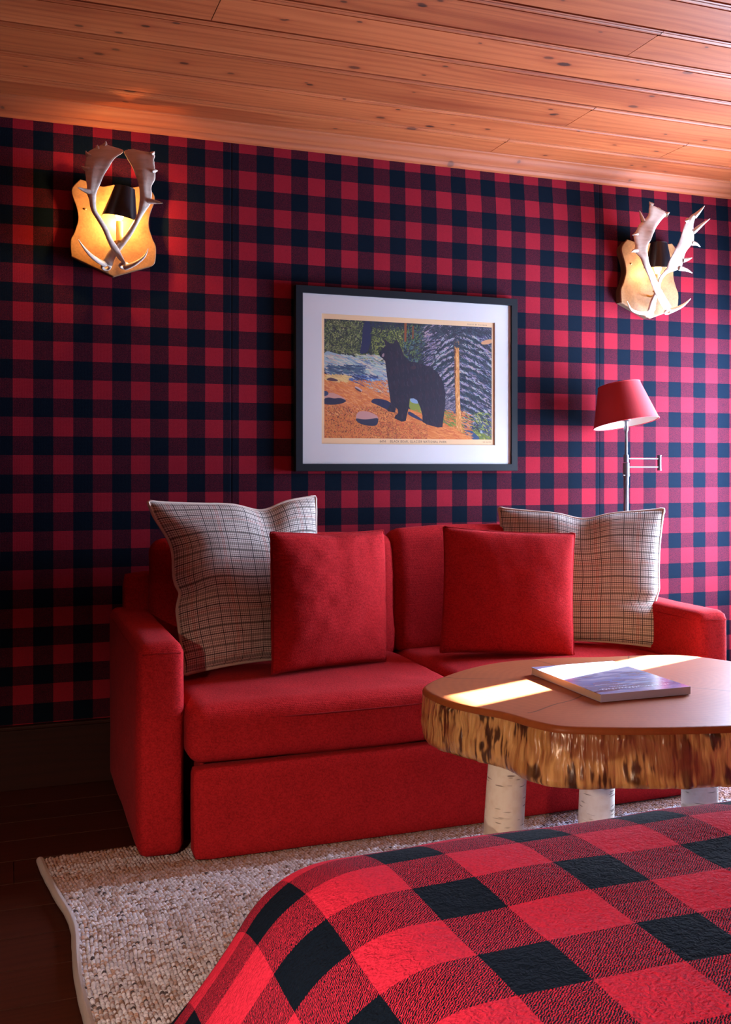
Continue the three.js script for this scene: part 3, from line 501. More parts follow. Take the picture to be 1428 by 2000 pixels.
function sconce(name, x, y, label, antlers, lamp, bone) {
  const s = tag(group(name), label, 'wall lamp', 'antler wall lamps'); s.position.set(x, y, 0.001);
  part('plaque_body', plaqueSideGeo, M.plaqueSide, s); part('plaque', plaqueFaceGeo, M.plaque, s, 'shield shaped brown leather plaque');
  antlers.forEach(({ st, tines, brow, seed }) => {
    const a = part('antler', antlerBeam(st, seed), bone, s);
    part('brow_tine', tine(brow, 0.0105), bone, a);
    tines.forEach((t) => part('tine', tine(t, 0.0105), bone, a));
    const burr = new THREE.TorusGeometry(0.0135, 0.006, 8, 20); burr.rotateX(Math.PI / 2 - 0.5); burr.translate((st[0][0] + st[0][2]) / 2, (st[0][1] + st[0][3]) / 2, st[0][4] - 0.008);
    part('burr', burr, bone, a);
  });
  const { lx, ly, lz, tilt } = lamp;
  part('screw', new THREE.SphereGeometry(0.004, 10, 8).translate(-0.1, 0.235, 0.046), M.brass, s); part('screw', new THREE.SphereGeometry(0.004, 10, 8).translate(0.1, 0.235, 0.046), M.brass, s);
  part('bracket', merge(tube([[lx, 0.1, 0.04], [lx, 0.092, 0.07], [lx, 0.094, lz - 0.02], [lx, 0.105, lz]], 0.005, 10), cyl(0.02, 0.022, 0.006, lx, 0.103, lz, 24)), M.brass, s);
  part('candle_sleeve', cyl(0.0125, 0.0125, 0.072, lx, 0.109, lz, 24), M.candle, s, 'ivory candle sleeve');
  const bulb = part('bulb', lathe([[0.006, 0], [0.009, 0.006], [0.0155, 0.022], [0.016, 0.03], [0.011, 0.044], [0.004, 0.056], [0, 0.058]], 24).translate(lx, 0.181, lz), M.bulb, s);
  const sh = group('lamp_shade', s); sh.position.set(lx, ly, lz); sh.rotation.set(0.05, 0, tilt);
  const half = (pts) => new THREE.LatheGeometry(pts.map((p) => V2(...p)), 36, -1.9, 3.8);
  part('shade_card', half([[0.063, 0], [0.036, 0.112]]), M.shadeBlack, sh, 'glossy black card shield'); part('shade_lining', half([[0.0348, 0.112], [0.0618, 0]]), M.shadeGold, sh);
  const ring = (r, yy) => { const g = new THREE.TorusGeometry(r, 0.0011, 6, 40, 3.8); g.rotateX(Math.PI / 2); g.rotateY(-1.9 - Math.PI / 2 + 3.8); g.translate(0, yy, 0); return g; };
  part('rim', merge(ring(0.0624, 0), ring(0.0354, 0.112)), M.black, sh);
  const pl = new THREE.PointLight(new THREE.Color().setRGB(1, 0.5, 0.14), lamp.power); pl.position.set(lx, 0.208, lz); pl.castShadow = true; pl.shadow.radius = 0.7; pl.shadow.mapSize.set(1024, 1024); pl.shadow.camera.near = 0.01; s.add(pl);
  return s;
}
const A1 = [[0.02, 0.046, 0.046, 0.026, 0.08, 0.026], [-0.017, 0.079, 0.012, 0.077, 0.13, 0.024], [-0.034, 0.103, -0.014, 0.108, 0.155, 0.022], [-0.051, 0.134, -0.033, 0.141, 0.175, 0.02], [-0.072, 0.164, -0.055, 0.17, 0.19, 0.02], [-0.092, 0.193, -0.074, 0.198, 0.2, 0.02], [-0.1, 0.23, -0.076, 0.235, 0.205, 0.018], [-0.107, 0.25, -0.073, 0.256, 0.205, 0.015], [-0.107, 0.279, -0.063, 0.284, 0.205, 0.012], [-0.11, 0.31, -0.049, 0.319, 0.2, 0.011], [-0.111, 0.343, -0.033, 0.348, 0.19, 0.011], [-0.107, 0.374, -0.012, 0.387, 0.175, 0.011], [-0.099, 0.407, 0.019, 0.418, 0.155, 0.01], [-0.068, 0.433, 0.02, 0.433, 0.14, 0.009], [-0.041, 0.452, -0.011, 0.443, 0.13, 0.007]];
const B1 = [[-0.011, 0.02, -0.047, 0.037, 0.07, 0.03], [0.002, 0.06, -0.023, 0.08, 0.095, 0.026], [0.02, 0.084, 0.002, 0.101, 0.12, 0.024], [0.044, 0.116, 0.026, 0.127, 0.15, 0.021], [0.064, 0.152, 0.05, 0.166, 0.175, 0.019], [0.087, 0.196, 0.066, 0.2, 0.19, 0.018], [0.109, 0.232, 0.072, 0.238, 0.2, 0.015], [0.115, 0.266, 0.073, 0.268, 0.2, 0.012], [0.115, 0.296, 0.069, 0.298, 0.2, 0.011], [0.128, 0.326, 0.062, 0.326, 0.195, 0.011], [0.129, 0.36, 0.053, 0.355, 0.185, 0.011], [0.127, 0.394, 0.041, 0.382, 0.17, 0.011], [0.127, 0.426, 0.028, 0.411, 0.155, 0.01], [0.083, 0.435, 0.025, 0.423, 0.145, 0.009], [0.051, 0.441, 0.03, 0.434, 0.14, 0.007]];
const A2 = [[0.04, 0.019, 0.08, 0.033, 0.1, 0.026], [-0.038, 0.073, -0.007, 0.089, 0.15, 0.024], [-0.086, 0.112, -0.058, 0.127, 0.18, 0.022], [-0.12, 0.148, -0.093, 0.163, 0.2, 0.02], [-0.149, 0.19, -0.119, 0.198, 0.205, 0.02], [-0.163, 0.226, -0.124, 0.232, 0.2, 0.018], [-0.182, 0.253, -0.119, 0.261, 0.19, 0.014], [-0.174, 0.282, -0.106, 0.291, 0.18, 0.012], [-0.171, 0.323, -0.082, 0.319, 0.165, 0.011], [-0.147, 0.355, -0.057, 0.351, 0.15, 0.011], [-0.116, 0.391, -0.032, 0.383, 0.135, 0.011], [-0.067, 0.43, 0.002, 0.416, 0.12, 0.011], [-0.053, 0.464, 0.033, 0.441, 0.11, 0.01], [-0.041, 0.493, 0.057, 0.46, 0.1, 0.008]];
const B2 = [[-0.057, 0.008, -0.018, 0.011, 0.1, 0.028], [-0.06, 0.058, -0.031, 0.067, 0.13, 0.024], [-0.052, 0.098, -0.032, 0.106, 0.15, 0.021], [-0.053, 0.132, -0.033, 0.145, 0.17, 0.02], [-0.054, 0.159, -0.022, 0.169, 0.19, 0.018], [-0.037, 0.191, -0.003, 0.178, 0.21, 0.015], [-0.033, 0.219, 0.024, 0.19, 0.225, 0.012], [-0.024, 0.25, 0.024, 0.22, 0.24, 0.011], [-0.014, 0.288, 0.024, 0.254, 0.26, 0.011], [-0.008, 0.327, 0.049, 0.294, 0.275, 0.011], [-0.004, 0.361, 0.039, 0.331, 0.29, 0.011], [0, 0.376, 0.029, 0.354, 0.3, 0.01], [0.014, 0.395, 0.032, 0.38, 0.305, 0.009], [0.026, 0.404, 0.037, 0.394, 0.31, 0.008]];
sconce('antler_sconce', 0.372, 1.84, 'antler wall lamp on shield plaque, its two palms meeting in an arch', [
  { st: A1, seed: 3, tines: [[[-0.094, 0.254, 0.205], [-0.114, 0.258, 0.21], [-0.138, 0.263, 0.22]], [[-0.1, 0.334, 0.19], [-0.116, 0.341, 0.19], [-0.124, 0.346, 0.19]], [[-0.095, 0.388, 0.165], [-0.104, 0.401, 0.16], [-0.107, 0.41, 0.16]], [[-0.041, 0.44, 0.13], [-0.037, 0.451, 0.13], [-0.036, 0.461, 0.13]], [[-0.065, 0.424, 0.14], [-0.066, 0.434, 0.14], [-0.066, 0.441, 0.14]]], brow: [[0.036, 0.026, 0.085], [0.057, 0.032, 0.11], [0.078, 0.042, 0.135], [0.098, 0.061, 0.15], [0.107, 0.084, 0.165]] },
  { st: B1, seed: 7, tines: [[[0.1, 0.243, 0.2], [0.123, 0.24, 0.21], [0.15, 0.234, 0.225]], [[0.118, 0.352, 0.185], [0.13, 0.357, 0.185], [0.138, 0.358, 0.185]], [[0.118, 0.42, 0.156], [0.127, 0.43, 0.153], [0.131, 0.436, 0.15]]], brow: [[-0.033, 0.034, 0.075], [-0.062, 0.042, 0.1], [-0.09, 0.056, 0.125], [-0.115, 0.078, 0.145], [-0.132, 0.099, 0.16]] },
], { lx: 0.012, ly: 0.19, lz: 0.125, tilt: -0.16, power: 0.58 }, M.antler);
sconce('antler_sconce_001', 2.69, 1.805, 'antler wall lamp on shield plaque with spread spiky palms above the floor lamp', [
  { st: A2, seed: 11, tines: [[[-0.097, 0.4, 0.13], [-0.105, 0.429, 0.125], [-0.109, 0.45, 0.12]], [[-0.171, 0.257, 0.19], [-0.193, 0.255, 0.195], [-0.206, 0.247, 0.2]], [[-0.15, 0.337, 0.16], [-0.166, 0.332, 0.16], [-0.174, 0.33, 0.16]], [[0.037, 0.446, 0.105], [0.052, 0.457, 0.1], [0.062, 0.462, 0.1]], [[-0.029, 0.485, 0.1], [-0.039, 0.493, 0.1], [-0.044, 0.5, 0.1]]], brow: [[0.064, 0.027, 0.1], [0.086, 0.037, 0.12], [0.101, 0.048, 0.14], [0.109, 0.061, 0.16], [0.112, 0.073, 0.18]] },
  { st: B2, seed: 15, tines: [[[0.037, 0.331, 0.29], [0.056, 0.349, 0.3], [0.078, 0.369, 0.31], [0.099, 0.386, 0.32]], [[0.046, 0.291, 0.27], [0.071, 0.287, 0.27], [0.09, 0.277, 0.27]], [[0.022, 0.22, 0.24], [0.049, 0.227, 0.24], [0.071, 0.235, 0.24]], [[0.016, 0.19, 0.225], [0.048, 0.184, 0.23], [0.077, 0.171, 0.235]], [[0.03, 0.391, 0.305], [0.051, 0.412, 0.31], [0.076, 0.439, 0.315]], [[0.002, 0.375, 0.3], [-0.006, 0.373, 0.3], [-0.012, 0.372, 0.3]]], brow: [[-0.039, 0.012, 0.1], [-0.083, 0.009, 0.11], [-0.126, 0.01, 0.12], [-0.16, 0.02, 0.13], [-0.186, 0.05, 0.14]] },
], { lx: -0.012, ly: 0.205, lz: 0.115, tilt: -0.02, power: 0.15 }, M.antler);

// ───────────────────────── unseen lamp added by the bed for warm fill light ─────────────────────────
{
  const l = tag(group('added_fill_lamp'), 'unseen floor lamp with a wide brown shade, added for warm fill light', 'lamp'); l.position.set(-0.45, 0, 3.1);
  part('base', lathe([[0, 0], [0.14, 0], [0.14, 0.015], [0.02, 0.025], [0, 0.025]], 32), M.steel, l);
  part('pole', cyl(0.012, 0.012, 1.1, 0, 0.02, 0, 16), M.steel, l);
  part('bulb', new THREE.SphereGeometry(0.03, 20, 14).translate(0, 1.15, 0), M.bulb, l);
  part('lamp_shade', lathe([[0.2, 1.1], [0.13, 1.34], [0.02, 1.35]], 48), mat({ rgb: [0.5, 0.33, 0.18], transmission: 0.08, thickness: 0, roughness: 1, side: THREE.DoubleSide }), l);
  const pl = new THREE.PointLight(new THREE.Color().setRGB(1, 0.68, 0.48), 10); pl.position.set(0, 1.15, 0); pl.castShadow = true; pl.shadow.radius = 1.4; l.add(pl);
}

// ───────────────────────── framed print ─────────────────────────
{
  const f = tag(group('framed_picture'), 'framed vintage print of a black bear with white mat on the check wall', 'picture'); f.position.set(1.548, 1.157, 0.0);
  // inner opening 0.916 x 0.67 m
  const rect = (s, x0, y0, x1, y1) => { s.moveTo(x0, y0); s.lineTo(x1, y0); s.lineTo(x1, y1); s.lineTo(x0, y1); s.lineTo(x0, y0); return s; };
  const W = 0.916, H = 0.67, B = 0.027, bars = [[[-W / 2 - B, -B], [W / 2 + B, -B], [W / 2, 0], [-W / 2, 0]], [[-W / 2 - B, H + B], [-W / 2, H], [W / 2, H], [W / 2 + B, H + B]], [[-W / 2 - B, -B], [-W / 2, 0], [-W / 2, H], [-W / 2 - B, H + B]], [[W / 2 + B, -B], [W / 2 + B, H + B], [W / 2, H], [W / 2, 0]]];
  const frameM = mat({ rgb: [0.006, 0.008, 0.012], roughness: 0.5, specularIntensity: 0.3 });
  for (const b of bars) { const s = new THREE.Shape(b.map(([x, y]) => V2(x, y))); const g = new THREE.ExtrudeGeometry(s, { depth: 0.03, bevelEnabled: true, bevelThickness: 0.0015, bevelSize: 0.0012, bevelSegments: 2 }); g.translate(0, 0, 0.003); part('frame_bar', g, frameM, f); }
  part('backing', box(W + 0.01, H + 0.01, 0.014, 0, H / 2, 0.012), mat({ rgb: [0.3, 0.22, 0.15] }), f);
  const PX0 = 1.170 - 1.548, PX1 = 1.931 - 1.548, PY0 = 1.237 - 1.157, PY1 = 1.75 - 1.157;
  const ms = rect(new THREE.Shape(), -W / 2, 0, W / 2, H), ho = new THREE.Path(); rect(ho, PX0, PY0, PX1, PY1); ms.holes.push(ho);
  const mg = new THREE.ExtrudeGeometry(ms, { depth: 0.003, bevelEnabled: false }); mg.translate(0, 0, 0.023); part('mat_board', mg, mat({ rgb: [0.6, 0.61, 0.63], roughness: 0.9 }), f, 'white mat board');
  const cv = document.createElement('canvas'), CW = 1520, CH = 1026; cv.width = CW; cv.height = CH; const c = cv.getContext('2d'), r = rng(42);
  c.fillStyle = '#dcbb93'; c.fillRect(0, 0, CW, CH);
  for (let i = 0; i < 5000; i++) { c.fillStyle = r() < 0.5 ? 'rgba(190,150,110,.10)' : 'rgba(240,215,180,.12)'; c.fillRect(r() * CW, r() * CH, 3 + r() * 14, 1 + r() * 2); }
  const IX0 = 24, IX1 = CW - 26, IY0 = 40, IY1 = CH - 46, iw = IX1 - IX0, ih = IY1 - IY0;
  const mp = (x, y) => { const u = (x - 215) / 975, t = 247 + 46 * u, b = 940 + 3 * u; return [IX0 + u * iw, IY0 + (y - t) / (b - t) * ih]; };
  const poly = (pts, fill, smooth = true) => { const q = pts.map((p) => mp(...p)); c.fillStyle = fill; c.beginPath(); if (smooth) { const n = q.length, m = (a, b) => [(a[0] + b[0]) / 2, (a[1] + b[1]) / 2], s = m(q[n - 1], q[0]); c.moveTo(...s); for (let i = 0; i < n; i++) c.quadraticCurveTo(...q[i], ...m(q[i], q[(i + 1) % n])); } else { c.moveTo(...q[0]); q.slice(1).forEach((p) => c.lineTo(...p)); } c.closePath(); c.fill(); };
  c.save(); c.beginPath(); c.rect(IX0, IY0, iw, ih); c.clip();
  c.fillStyle = '#252a3d'; c.fillRect(IX0, IY0, iw, ih);
  const strokes = (n, x0, y0, x1, y1, cols, len, wid, ang, aj = 0.5, curve = 0.3) => { len *= 0.85; wid *= 0.78; for (let i = 0; i < n * 1.5; i++) { const p = mp(x0 + r() * (x1 - x0), y0 + r() * (y1 - y0)), a = ang + (r() - 0.5) * aj * 2, l = len * (0.5 + r()); c.strokeStyle = cols[Math.floor(r() * cols.length)]; c.lineWidth = wid * (0.5 + r()); c.lineCap = 'round'; c.globalAlpha = 0.8; c.beginPath(); c.moveTo(...p); c.quadraticCurveTo(p[0] + l * 0.5 * Math.cos(a + curve), p[1] + l * 0.5 * Math.sin(a + curve), p[0] + l * Math.cos(a), p[1] + l * Math.sin(a)); c.stroke(); } c.globalAlpha = 1; };
  // woods behind
  strokes(900, 215, 250, 780, 470, ['#20242f', '#2f3a34', '#2a3028', '#38402f'], 34, 9, 0, 3);
  strokes(1000, 215, 255, 430, 450, ['#5a6638', '#6b7540', '#8a9050', '#2b3330', '#3a4630', '#a3a36c'], 15, 5, 0.6, 3, 1.2);
  poly([[430, 260], [480, 255], [470, 420], [440, 450], [405, 470], [425, 380]], '#23284c');
  strokes(750, 480, 290, 660, 470, ['#5c6b30', '#8a9440', '#aab05c', '#30382a', '#6e7c38', '#3b4630'], 15, 5, 0.6, 3, 1.2);
  strokes(160, 470, 250, 700, 300, ['#28304c', '#243a38', '#1f2438'], 26, 8, 0.2, 2);
  strokes(260, 660, 280, 800, 500, ['#3e5a62', '#55727a', '#4d6a3a', '#6d7d42', '#2e3a46'], 20, 7, 0.5, 2.4, 0.9);
  poly([[666, 262], [680, 262], [678, 375], [666, 378]], '#8a4a2a', false); poly([[712, 285], [722, 286], [720, 360], [711, 360]], '#7a4428', false);
  strokes(220, 380, 445, 560, 505, ['#7f8f45', '#62752f', '#9aa659', '#3e4d2a'], 20, 6, 0.35, 0.6);
  // river
  poly([[210, 425], [280, 450], [360, 465], [430, 490], [520, 515], [575, 520], [590, 700], [520, 670], [430, 640], [330, 610], [205, 560]], '#8ba0ac');
  strokes(420, 215, 450, 570, 620, ['#a9b3b6', '#c2b9a8', '#7f9aa6', '#b79c90', '#8fa9a4', '#5b6f92', '#c9c4a0'], 60, 9, 0.28, 0.25);
  strokes(90, 215, 515, 430, 560, ['#3d5272', '#4d6a78', '#33425e'], 60, 9, 0.15, 0.2);
  strokes(90, 240, 570, 480, 640, ['#2f3f6b', '#3e5a96', '#27315a', '#4f74ad'], 60, 10, 0.3, 0.2);
  strokes(140, 440, 590, 580, 690, ['#5d85b8', '#8fb0cc', '#4568a0', '#c4cda8', '#7fa0b8'], 46, 8, 0.3, 0.3);
  // spruce at the right
  c.fillStyle = '#4a4662'; { const a = mp(790, 290), b = mp(1195, 290), d = mp(1195, 945), e = mp(860, 945); c.beginPath(); c.moveTo(...a); c.lineTo(...b); c.lineTo(...d); c.lineTo(...e); c.fill(); }
  strokes(650, 770, 290, 975, 640, ['#8c7f9e', '#a08a9c', '#b09a96', '#7a7196', '#6a6484', '#97868c'], 46, 9, -0.45, 0.5);
  strokes(650, 985, 290, 1195, 900, ['#8c7f9e', '#9d8a9a', '#b0988c', '#6f7390', '#6a6484', '#7f8a9e'], 46, 9, 0.5, 0.5);
  strokes(300, 740, 290, 975, 660, ['#232a38', '#2b3a44', '#1e2433', '#39485a'], 66, 9, -0.42, 0.35, -0.3);
  strokes(420, 985, 300, 1195, 930, ['#232a38', '#2b3a48', '#1e2638', '#3b5064', '#2c4250'], 66, 9, 0.48, 0.35, 0.3);
  for (let k = 0; k < 15; k++) for (const sd of [-1, 1]) {   // drooping boughs, level under level
    const y = 318 + k * 38 + r() * 14, L = (sd < 0 ? 120 + 40 * Math.sin(k * 0.6) : 200) * (0.8 + 0.3 * r()), P = (q) => [978 + sd * L * q, y + 62 * q * q + (sd > 0 ? 34 * q : 24 * q)];
    for (let j = 0; j < 46; j++) { const q = 0.05 + 0.95 * r(), [px, py] = P(q); if (px > 1190 || px < 800) continue; strokes(1, px - 3, py - 5, px + 3, py + 5, ['#1f2734', '#28343c', '#2d3f46', '#232c3e', '#34464c'], 34, 8, sd > 0 ? 0.6 : 2.5, 0.5); }
    for (let j = 0; j < 16; j++) { const q = 0.1 + 0.9 * r(), [px, py] = P(q); if (px > 1190 || px < 800) continue; strokes(1, px - 4, py - 24, px + 4, py - 12, ['#a493a8', '#b5a09c', '#8f86a8', '#9fb0b0'], 26, 6, sd > 0 ? 0.55 : 2.6, 0.4); }
  }
  strokes(200, 820, 290, 1195, 330, ['#2a3240', '#3a4450', '#272c3c'], 40, 8, 0.1, 1.2);
  strokes(200, 885, 640, 980, 800, ['#3a3c50', '#8c7f8c', '#5a5a70'], 30, 7, -0.3, 0.8);
  poly([[1120, 375], [1195, 355], [1195, 385], [1130, 395]], '#c09068');
  poly([[690, 690], [760, 720], [775, 830], [690, 770]], '#7e8a3a'); poly([[700, 700], [750, 715], [752, 740], [700, 730]], '#7f98b8');
  poly([[890, 770], [960, 790], [1000, 860], [1190, 930], [1190, 945], [880, 945], [860, 850]], '#6d7a35'); strokes(200, 890, 780, 1185, 935, ['#8b9a3f', '#5c6a2c', '#a9ad55', '#42543a', '#3c5a78'], 30, 8, 0.5, 0.5);
  poly([[1010, 850], [1080, 900], [1130, 945], [1040, 945]], '#2f4a6e');
  // ground
  poly([[200, 560], [280, 590], [360, 605], [470, 655], [570, 695], [640, 740], [700, 770], [790, 800], [900, 850], [1000, 900], [1090, 950], [1090, 960], [200, 960]], '#c9773f', false);
  strokes(700, 215, 600, 620, 800, ['#d3874a', '#c26c38', '#b8623a', '#d99a5e', '#c47a52'], 40, 8, 0.42, 0.3);
  strokes(500, 480, 770, 1050, 940, ['#d3874a', '#bf6335', '#b8623a', '#d98f52'], 40, 8, 0.3, 0.3);
  strokes(1700, 215, 755, 640, 945, ['#8a4a2c', '#6e3b2a', '#b8763c', '#a3522c', '#c58a45', '#4b2f2a', '#b3483a'], 9, 4.5, 0.5, 3);
  strokes(500, 560, 850, 800, 942, ['#8a4a2c', '#a3522c', '#c58a45', '#6e3b2a', '#b3483a'], 9, 4, 0.5, 3);
  strokes(120, 215, 570, 330, 600, ['#c9b070', '#d8bc7c', '#c4a066'], 50, 8, 0.35, 0.2);
  // stones
  const stone = (pts, under, top) => { poly(pts, top); poly(under, '#2b3048'); };
  stone([[212, 690], [245, 672], [300, 690], [345, 722], [300, 742], [230, 748], [205, 735]], [[212, 712], [240, 702], [272, 712], [300, 704], [346, 724], [300, 744], [235, 748], [205, 738]], '#b88a80');
  poly([[205, 665], [235, 668], [240, 690], [205, 700]], '#3a4462');
  stone([[392, 800], [410, 782], [455, 782], [510, 805], [520, 830], [500, 868], [430, 862], [390, 835]], [[388, 822], [430, 832], [475, 828], [518, 818], [516, 850], [500, 870], [430, 864], [392, 842]], '#b98a86');
  poly([[380, 640], [395, 638], [430, 662], [420, 672], [395, 658]], '#b5a0a0'); poly([[380, 640], [425, 668], [415, 672], [390, 658]], '#4a3a48');
  poly([[218, 602], [250, 585], [300, 606], [270, 612]], '#5a4048');
  // bear and its shadow
  poly([[470, 730], [490, 706], [560, 715], [600, 740], [610, 790], [560, 770], [510, 745]], '#25294a'); poly([[685, 785], [700, 782], [775, 830], [775, 842], [690, 805]], '#2f3558');
  const bear = [[520, 442], [545, 414], [558, 402], [551, 372], [556, 366], [580, 386], [604, 388], [612, 370], [626, 368], [640, 398], [658, 440], [668, 468], [700, 492], [760, 504], [820, 522], [862, 556], [892, 604], [908, 668], [908, 740], [898, 810], [890, 872], [862, 874], [800, 858], [772, 842], [772, 806], [760, 760], [740, 716], [720, 706], [698, 708], [694, 750], [682, 800], [674, 838], [650, 842], [608, 822], [614, 806], [630, 794], [628, 772], [618, 760], [612, 790], [572, 782], [566, 772], [588, 740], [582, 690], [572, 620], [562, 545], [556, 492], [540, 474], [524, 462]];
  c.fillStyle = '#262234'; c.beginPath(); bear.map((p) => mp(...p)).forEach((p, i) => (i ? c.lineTo(...p) : c.moveTo(...p))); c.closePath(); c.fill();
  c.save(); c.clip(); strokes(500, 560, 400, 905, 860, ['#1f1b2c', '#322d40', '#2a2536', '#3a3446', '#231f33'], 30, 5, 1.35, 0.4); poly([[700, 520], [735, 515], [735, 535], [705, 540]], '#3d2a36'); c.restore();
  poly([[536, 452], [552, 442], [550, 466], [538, 468]], '#8c7078'); poly([[519, 440], [534, 436], [532, 456], [521, 458]], '#1a1620');
  // sunlit trunk
  c.beginPath(); [[962, 372], [990, 372], [992, 560], [996, 720], [1004, 850], [1015, 905], [975, 890], [968, 740], [962, 560]].map((p) => mp(...p)).forEach((p, i) => (i ? c.lineTo(...p) : c.moveTo(...p))); c.closePath(); c.fillStyle = '#c98a4a'; c.fill(); c.save(); c.clip(); strokes(120, 958, 370, 970, 890, ['#5a3426', '#7a4a2e'], 40, 8, 1.57, 0.2); strokes(120, 975, 370, 1005, 890, ['#d9a468', '#b87a40', '#e0b07a', '#a8683a'], 26, 7, 1.57, 0.4); c.restore();
  strokes(40, 950, 370, 1005, 400, ['#2a3240', '#3a4450'], 26, 8, 0.4, 1.4);
  c.restore();
  c.fillStyle = '#3a3238'; c.font = '25px sans-serif'; c.textBaseline = 'middle';
  const spread = (t, x, y, w) => { const n = c.measureText(t).width, k = (w - n) / (t.length - 1); let q = x; for (const ch of t) { c.fillText(ch, q, y); q += c.measureText(ch).width + k; } };
  spread('6414', mp(524, 900)[0], CH - 24, 54); spread('BLACK BEAR, GLACIER NATIONAL PARK', mp(583, 900)[0], CH - 24, 500);
  c.font = '15px sans-serif'; spread('PHOTO BY HILEMAN', mp(1040, 300)[0], 22, 182); spread('5A-H293', mp(1135, 900)[0], CH - 26, 74);
  const map = new THREE.CanvasTexture(cv); map.colorSpace = THREE.SRGBColorSpace;
  const pg = box(PX1 - PX0 + 0.006, PY1 - PY0 + 0.006, 0.002, (PX0 + PX1) / 2, (PY0 + PY1) / 2, 0.0205), uv = pg.attributes.uv, p = pg.attributes.position; for (let i = 0; i < p.count; i++) uv.setXY(i, (p.getX(i) - PX0) / (PX1 - PX0), (p.getY(i) - PY0) / (PY1 - PY0));
  part('print', pg, mat({ map, roughness: 0.85 }), f, 'colour print of a black bear on a river bank with a caption below');
  part('glass', box(W, H, 0.0015, 0, H / 2, 0.0285), mat({ rgb: [1, 1, 1], transmission: 1, thickness: 0, roughness: 0.02, ior: 1.4 }), f);
}

// ───────────────────────── rug ─────────────────────────
{
  const g = tag(group('rug'), 'nubby cream and brown flat-woven wool rug with a pale bound edge under sofa and table', 'rug');
  const edge = new THREE.CatmullRomCurve3([[0.098, 0.735], [0.112, 0.86], [0.135, 1.01], [0.156, 1.13], [0.164, 1.22], [0.159, 1.36], [0.157, 1.46], [0.166, 1.66], [0.19, 1.9], [0.2, 2.15], [0.215, 2.4], [0.22, 2.62]].map(([x, z]) => V3(x, 0, z)));
  const ZA = 0.735, ZB = 2.6, XB = 2.62, EL = []; for (let i = 0; i <= 400; i++) EL.push(edge.getPoint(i / 400));
  const left = (z) => { let k = 0; while (k < 399 && EL[k + 1].z < z) k++; return EL[k].x; };
  const surf = (u, v) => { const z = lerp(ZA, ZB, v), l = left(z); return [lerp(l, XB, u), z - 0.03 * u * (1 - v)]; };
  const woolTone = [[0.5, 0.52, 0.62], [0.42, 0.41, 0.48], [0.58, 0.61, 0.72], [0.32, 0.25, 0.25], [0.22, 0.15, 0.13], [0.08, 0.07, 0.08], [0.42, 0.31, 0.28]];
  const baseTop = quadGrid(60, 60, (u, v) => { const [x, z] = surf(u, v); return [x, 0.0135, z]; });
  const flipped = flip(baseTop);
  const rim = []; for (const [u0, v0, u1, v1] of [[0, 0, 1, 0], [1, 0, 1, 1], [1, 1, 0, 1], [0, 1, 0, 0]]) rim.push(quadGrid(60, 1, (u, v) => { const [x, z] = surf(lerp(u0, u1, u), lerp(v0, v1, u)); return [x, lerp(0.0135, 0.001, v), z]; }));
  part('backing', merge(flipped, ...rim), mat({ rgb: [0.3, 0.22, 0.18], roughness: 1, side: THREE.DoubleSide }), g);
  // wool loops, row by row
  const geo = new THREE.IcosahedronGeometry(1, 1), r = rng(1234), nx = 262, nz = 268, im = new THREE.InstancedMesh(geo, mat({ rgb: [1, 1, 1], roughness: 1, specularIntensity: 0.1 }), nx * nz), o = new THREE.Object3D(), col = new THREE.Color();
  let n = 0;
  for (let i = 0; i < nx; i++) for (let j = 0; j < nz; j++) {
    const u = (i + 0.5 + (r() - 0.5) * 0.35) / nx, v = (j + (i % 2) * 0.5 + 0.25 + (r() - 0.5) * 0.4) / nz; if (v > 1) continue;
    const [x, z] = surf(u, v), size = 0.8 + 0.45 * r();
    if (x > 0.5 && x < 2.4 && z < 0.8) continue;                 // under the sofa front: flattened and hidden
    o.position.set(x, 0.0125 + 0.0015 * r() + 0.002 * noise(x * 40, z * 40, 3), z); o.scale.set(0.0049 * size, 0.0045 * size, 0.0044 * size); o.rotation.set(0, r() * 3, (r() - 0.5) * 0.6); o.updateMatrix(); im.setMatrixAt(n, o.matrix);
    const d = z - ZA, streak = noise(x * 40, z * 7, 21), patch = fbm(x * 5, z * 5, 31, 3);
    let t = woolTone[r() < 0.34 ? 0 : r() < 0.32 ? 2 : r() < 0.42 ? 1 : r() < 0.4 ? 6 : r() < 0.45 ? 3 : r() < 0.62 ? 4 : 5];
    if (streak + patch < 0.72) t = mix3(t, woolTone[3], 0.4);
    const brown = d < 0.075 ? 0.85 : d < 0.15 ? 0.45 : d < 0.255 + 0.012 * noise(x * 20, 1, 5) ? 0.8 : 0;   // brown bands near the end paint in the shadow the sofa casts
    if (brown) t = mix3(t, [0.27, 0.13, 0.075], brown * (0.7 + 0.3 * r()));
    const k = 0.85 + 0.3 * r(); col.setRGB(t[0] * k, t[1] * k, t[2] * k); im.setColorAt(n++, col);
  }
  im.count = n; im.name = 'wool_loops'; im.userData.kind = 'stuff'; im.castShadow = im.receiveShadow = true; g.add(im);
  const bind = EL.filter((_, i) => i % 8 === 0).map((p) => V3(p.x - 0.003, 0.0115, p.z));
  part('edge_binding', tube(bind, (t) => 0.0105 + 0.0012 * noise(t * 60, 1, 4), 10, 160), mat({ rgb: [0.6, 0.54, 0.53], roughness: 1, bumpMap: withRep(weaveBump, 2, 20), bumpScale: 0.001 }), g, 'pale wool edge binding');
}

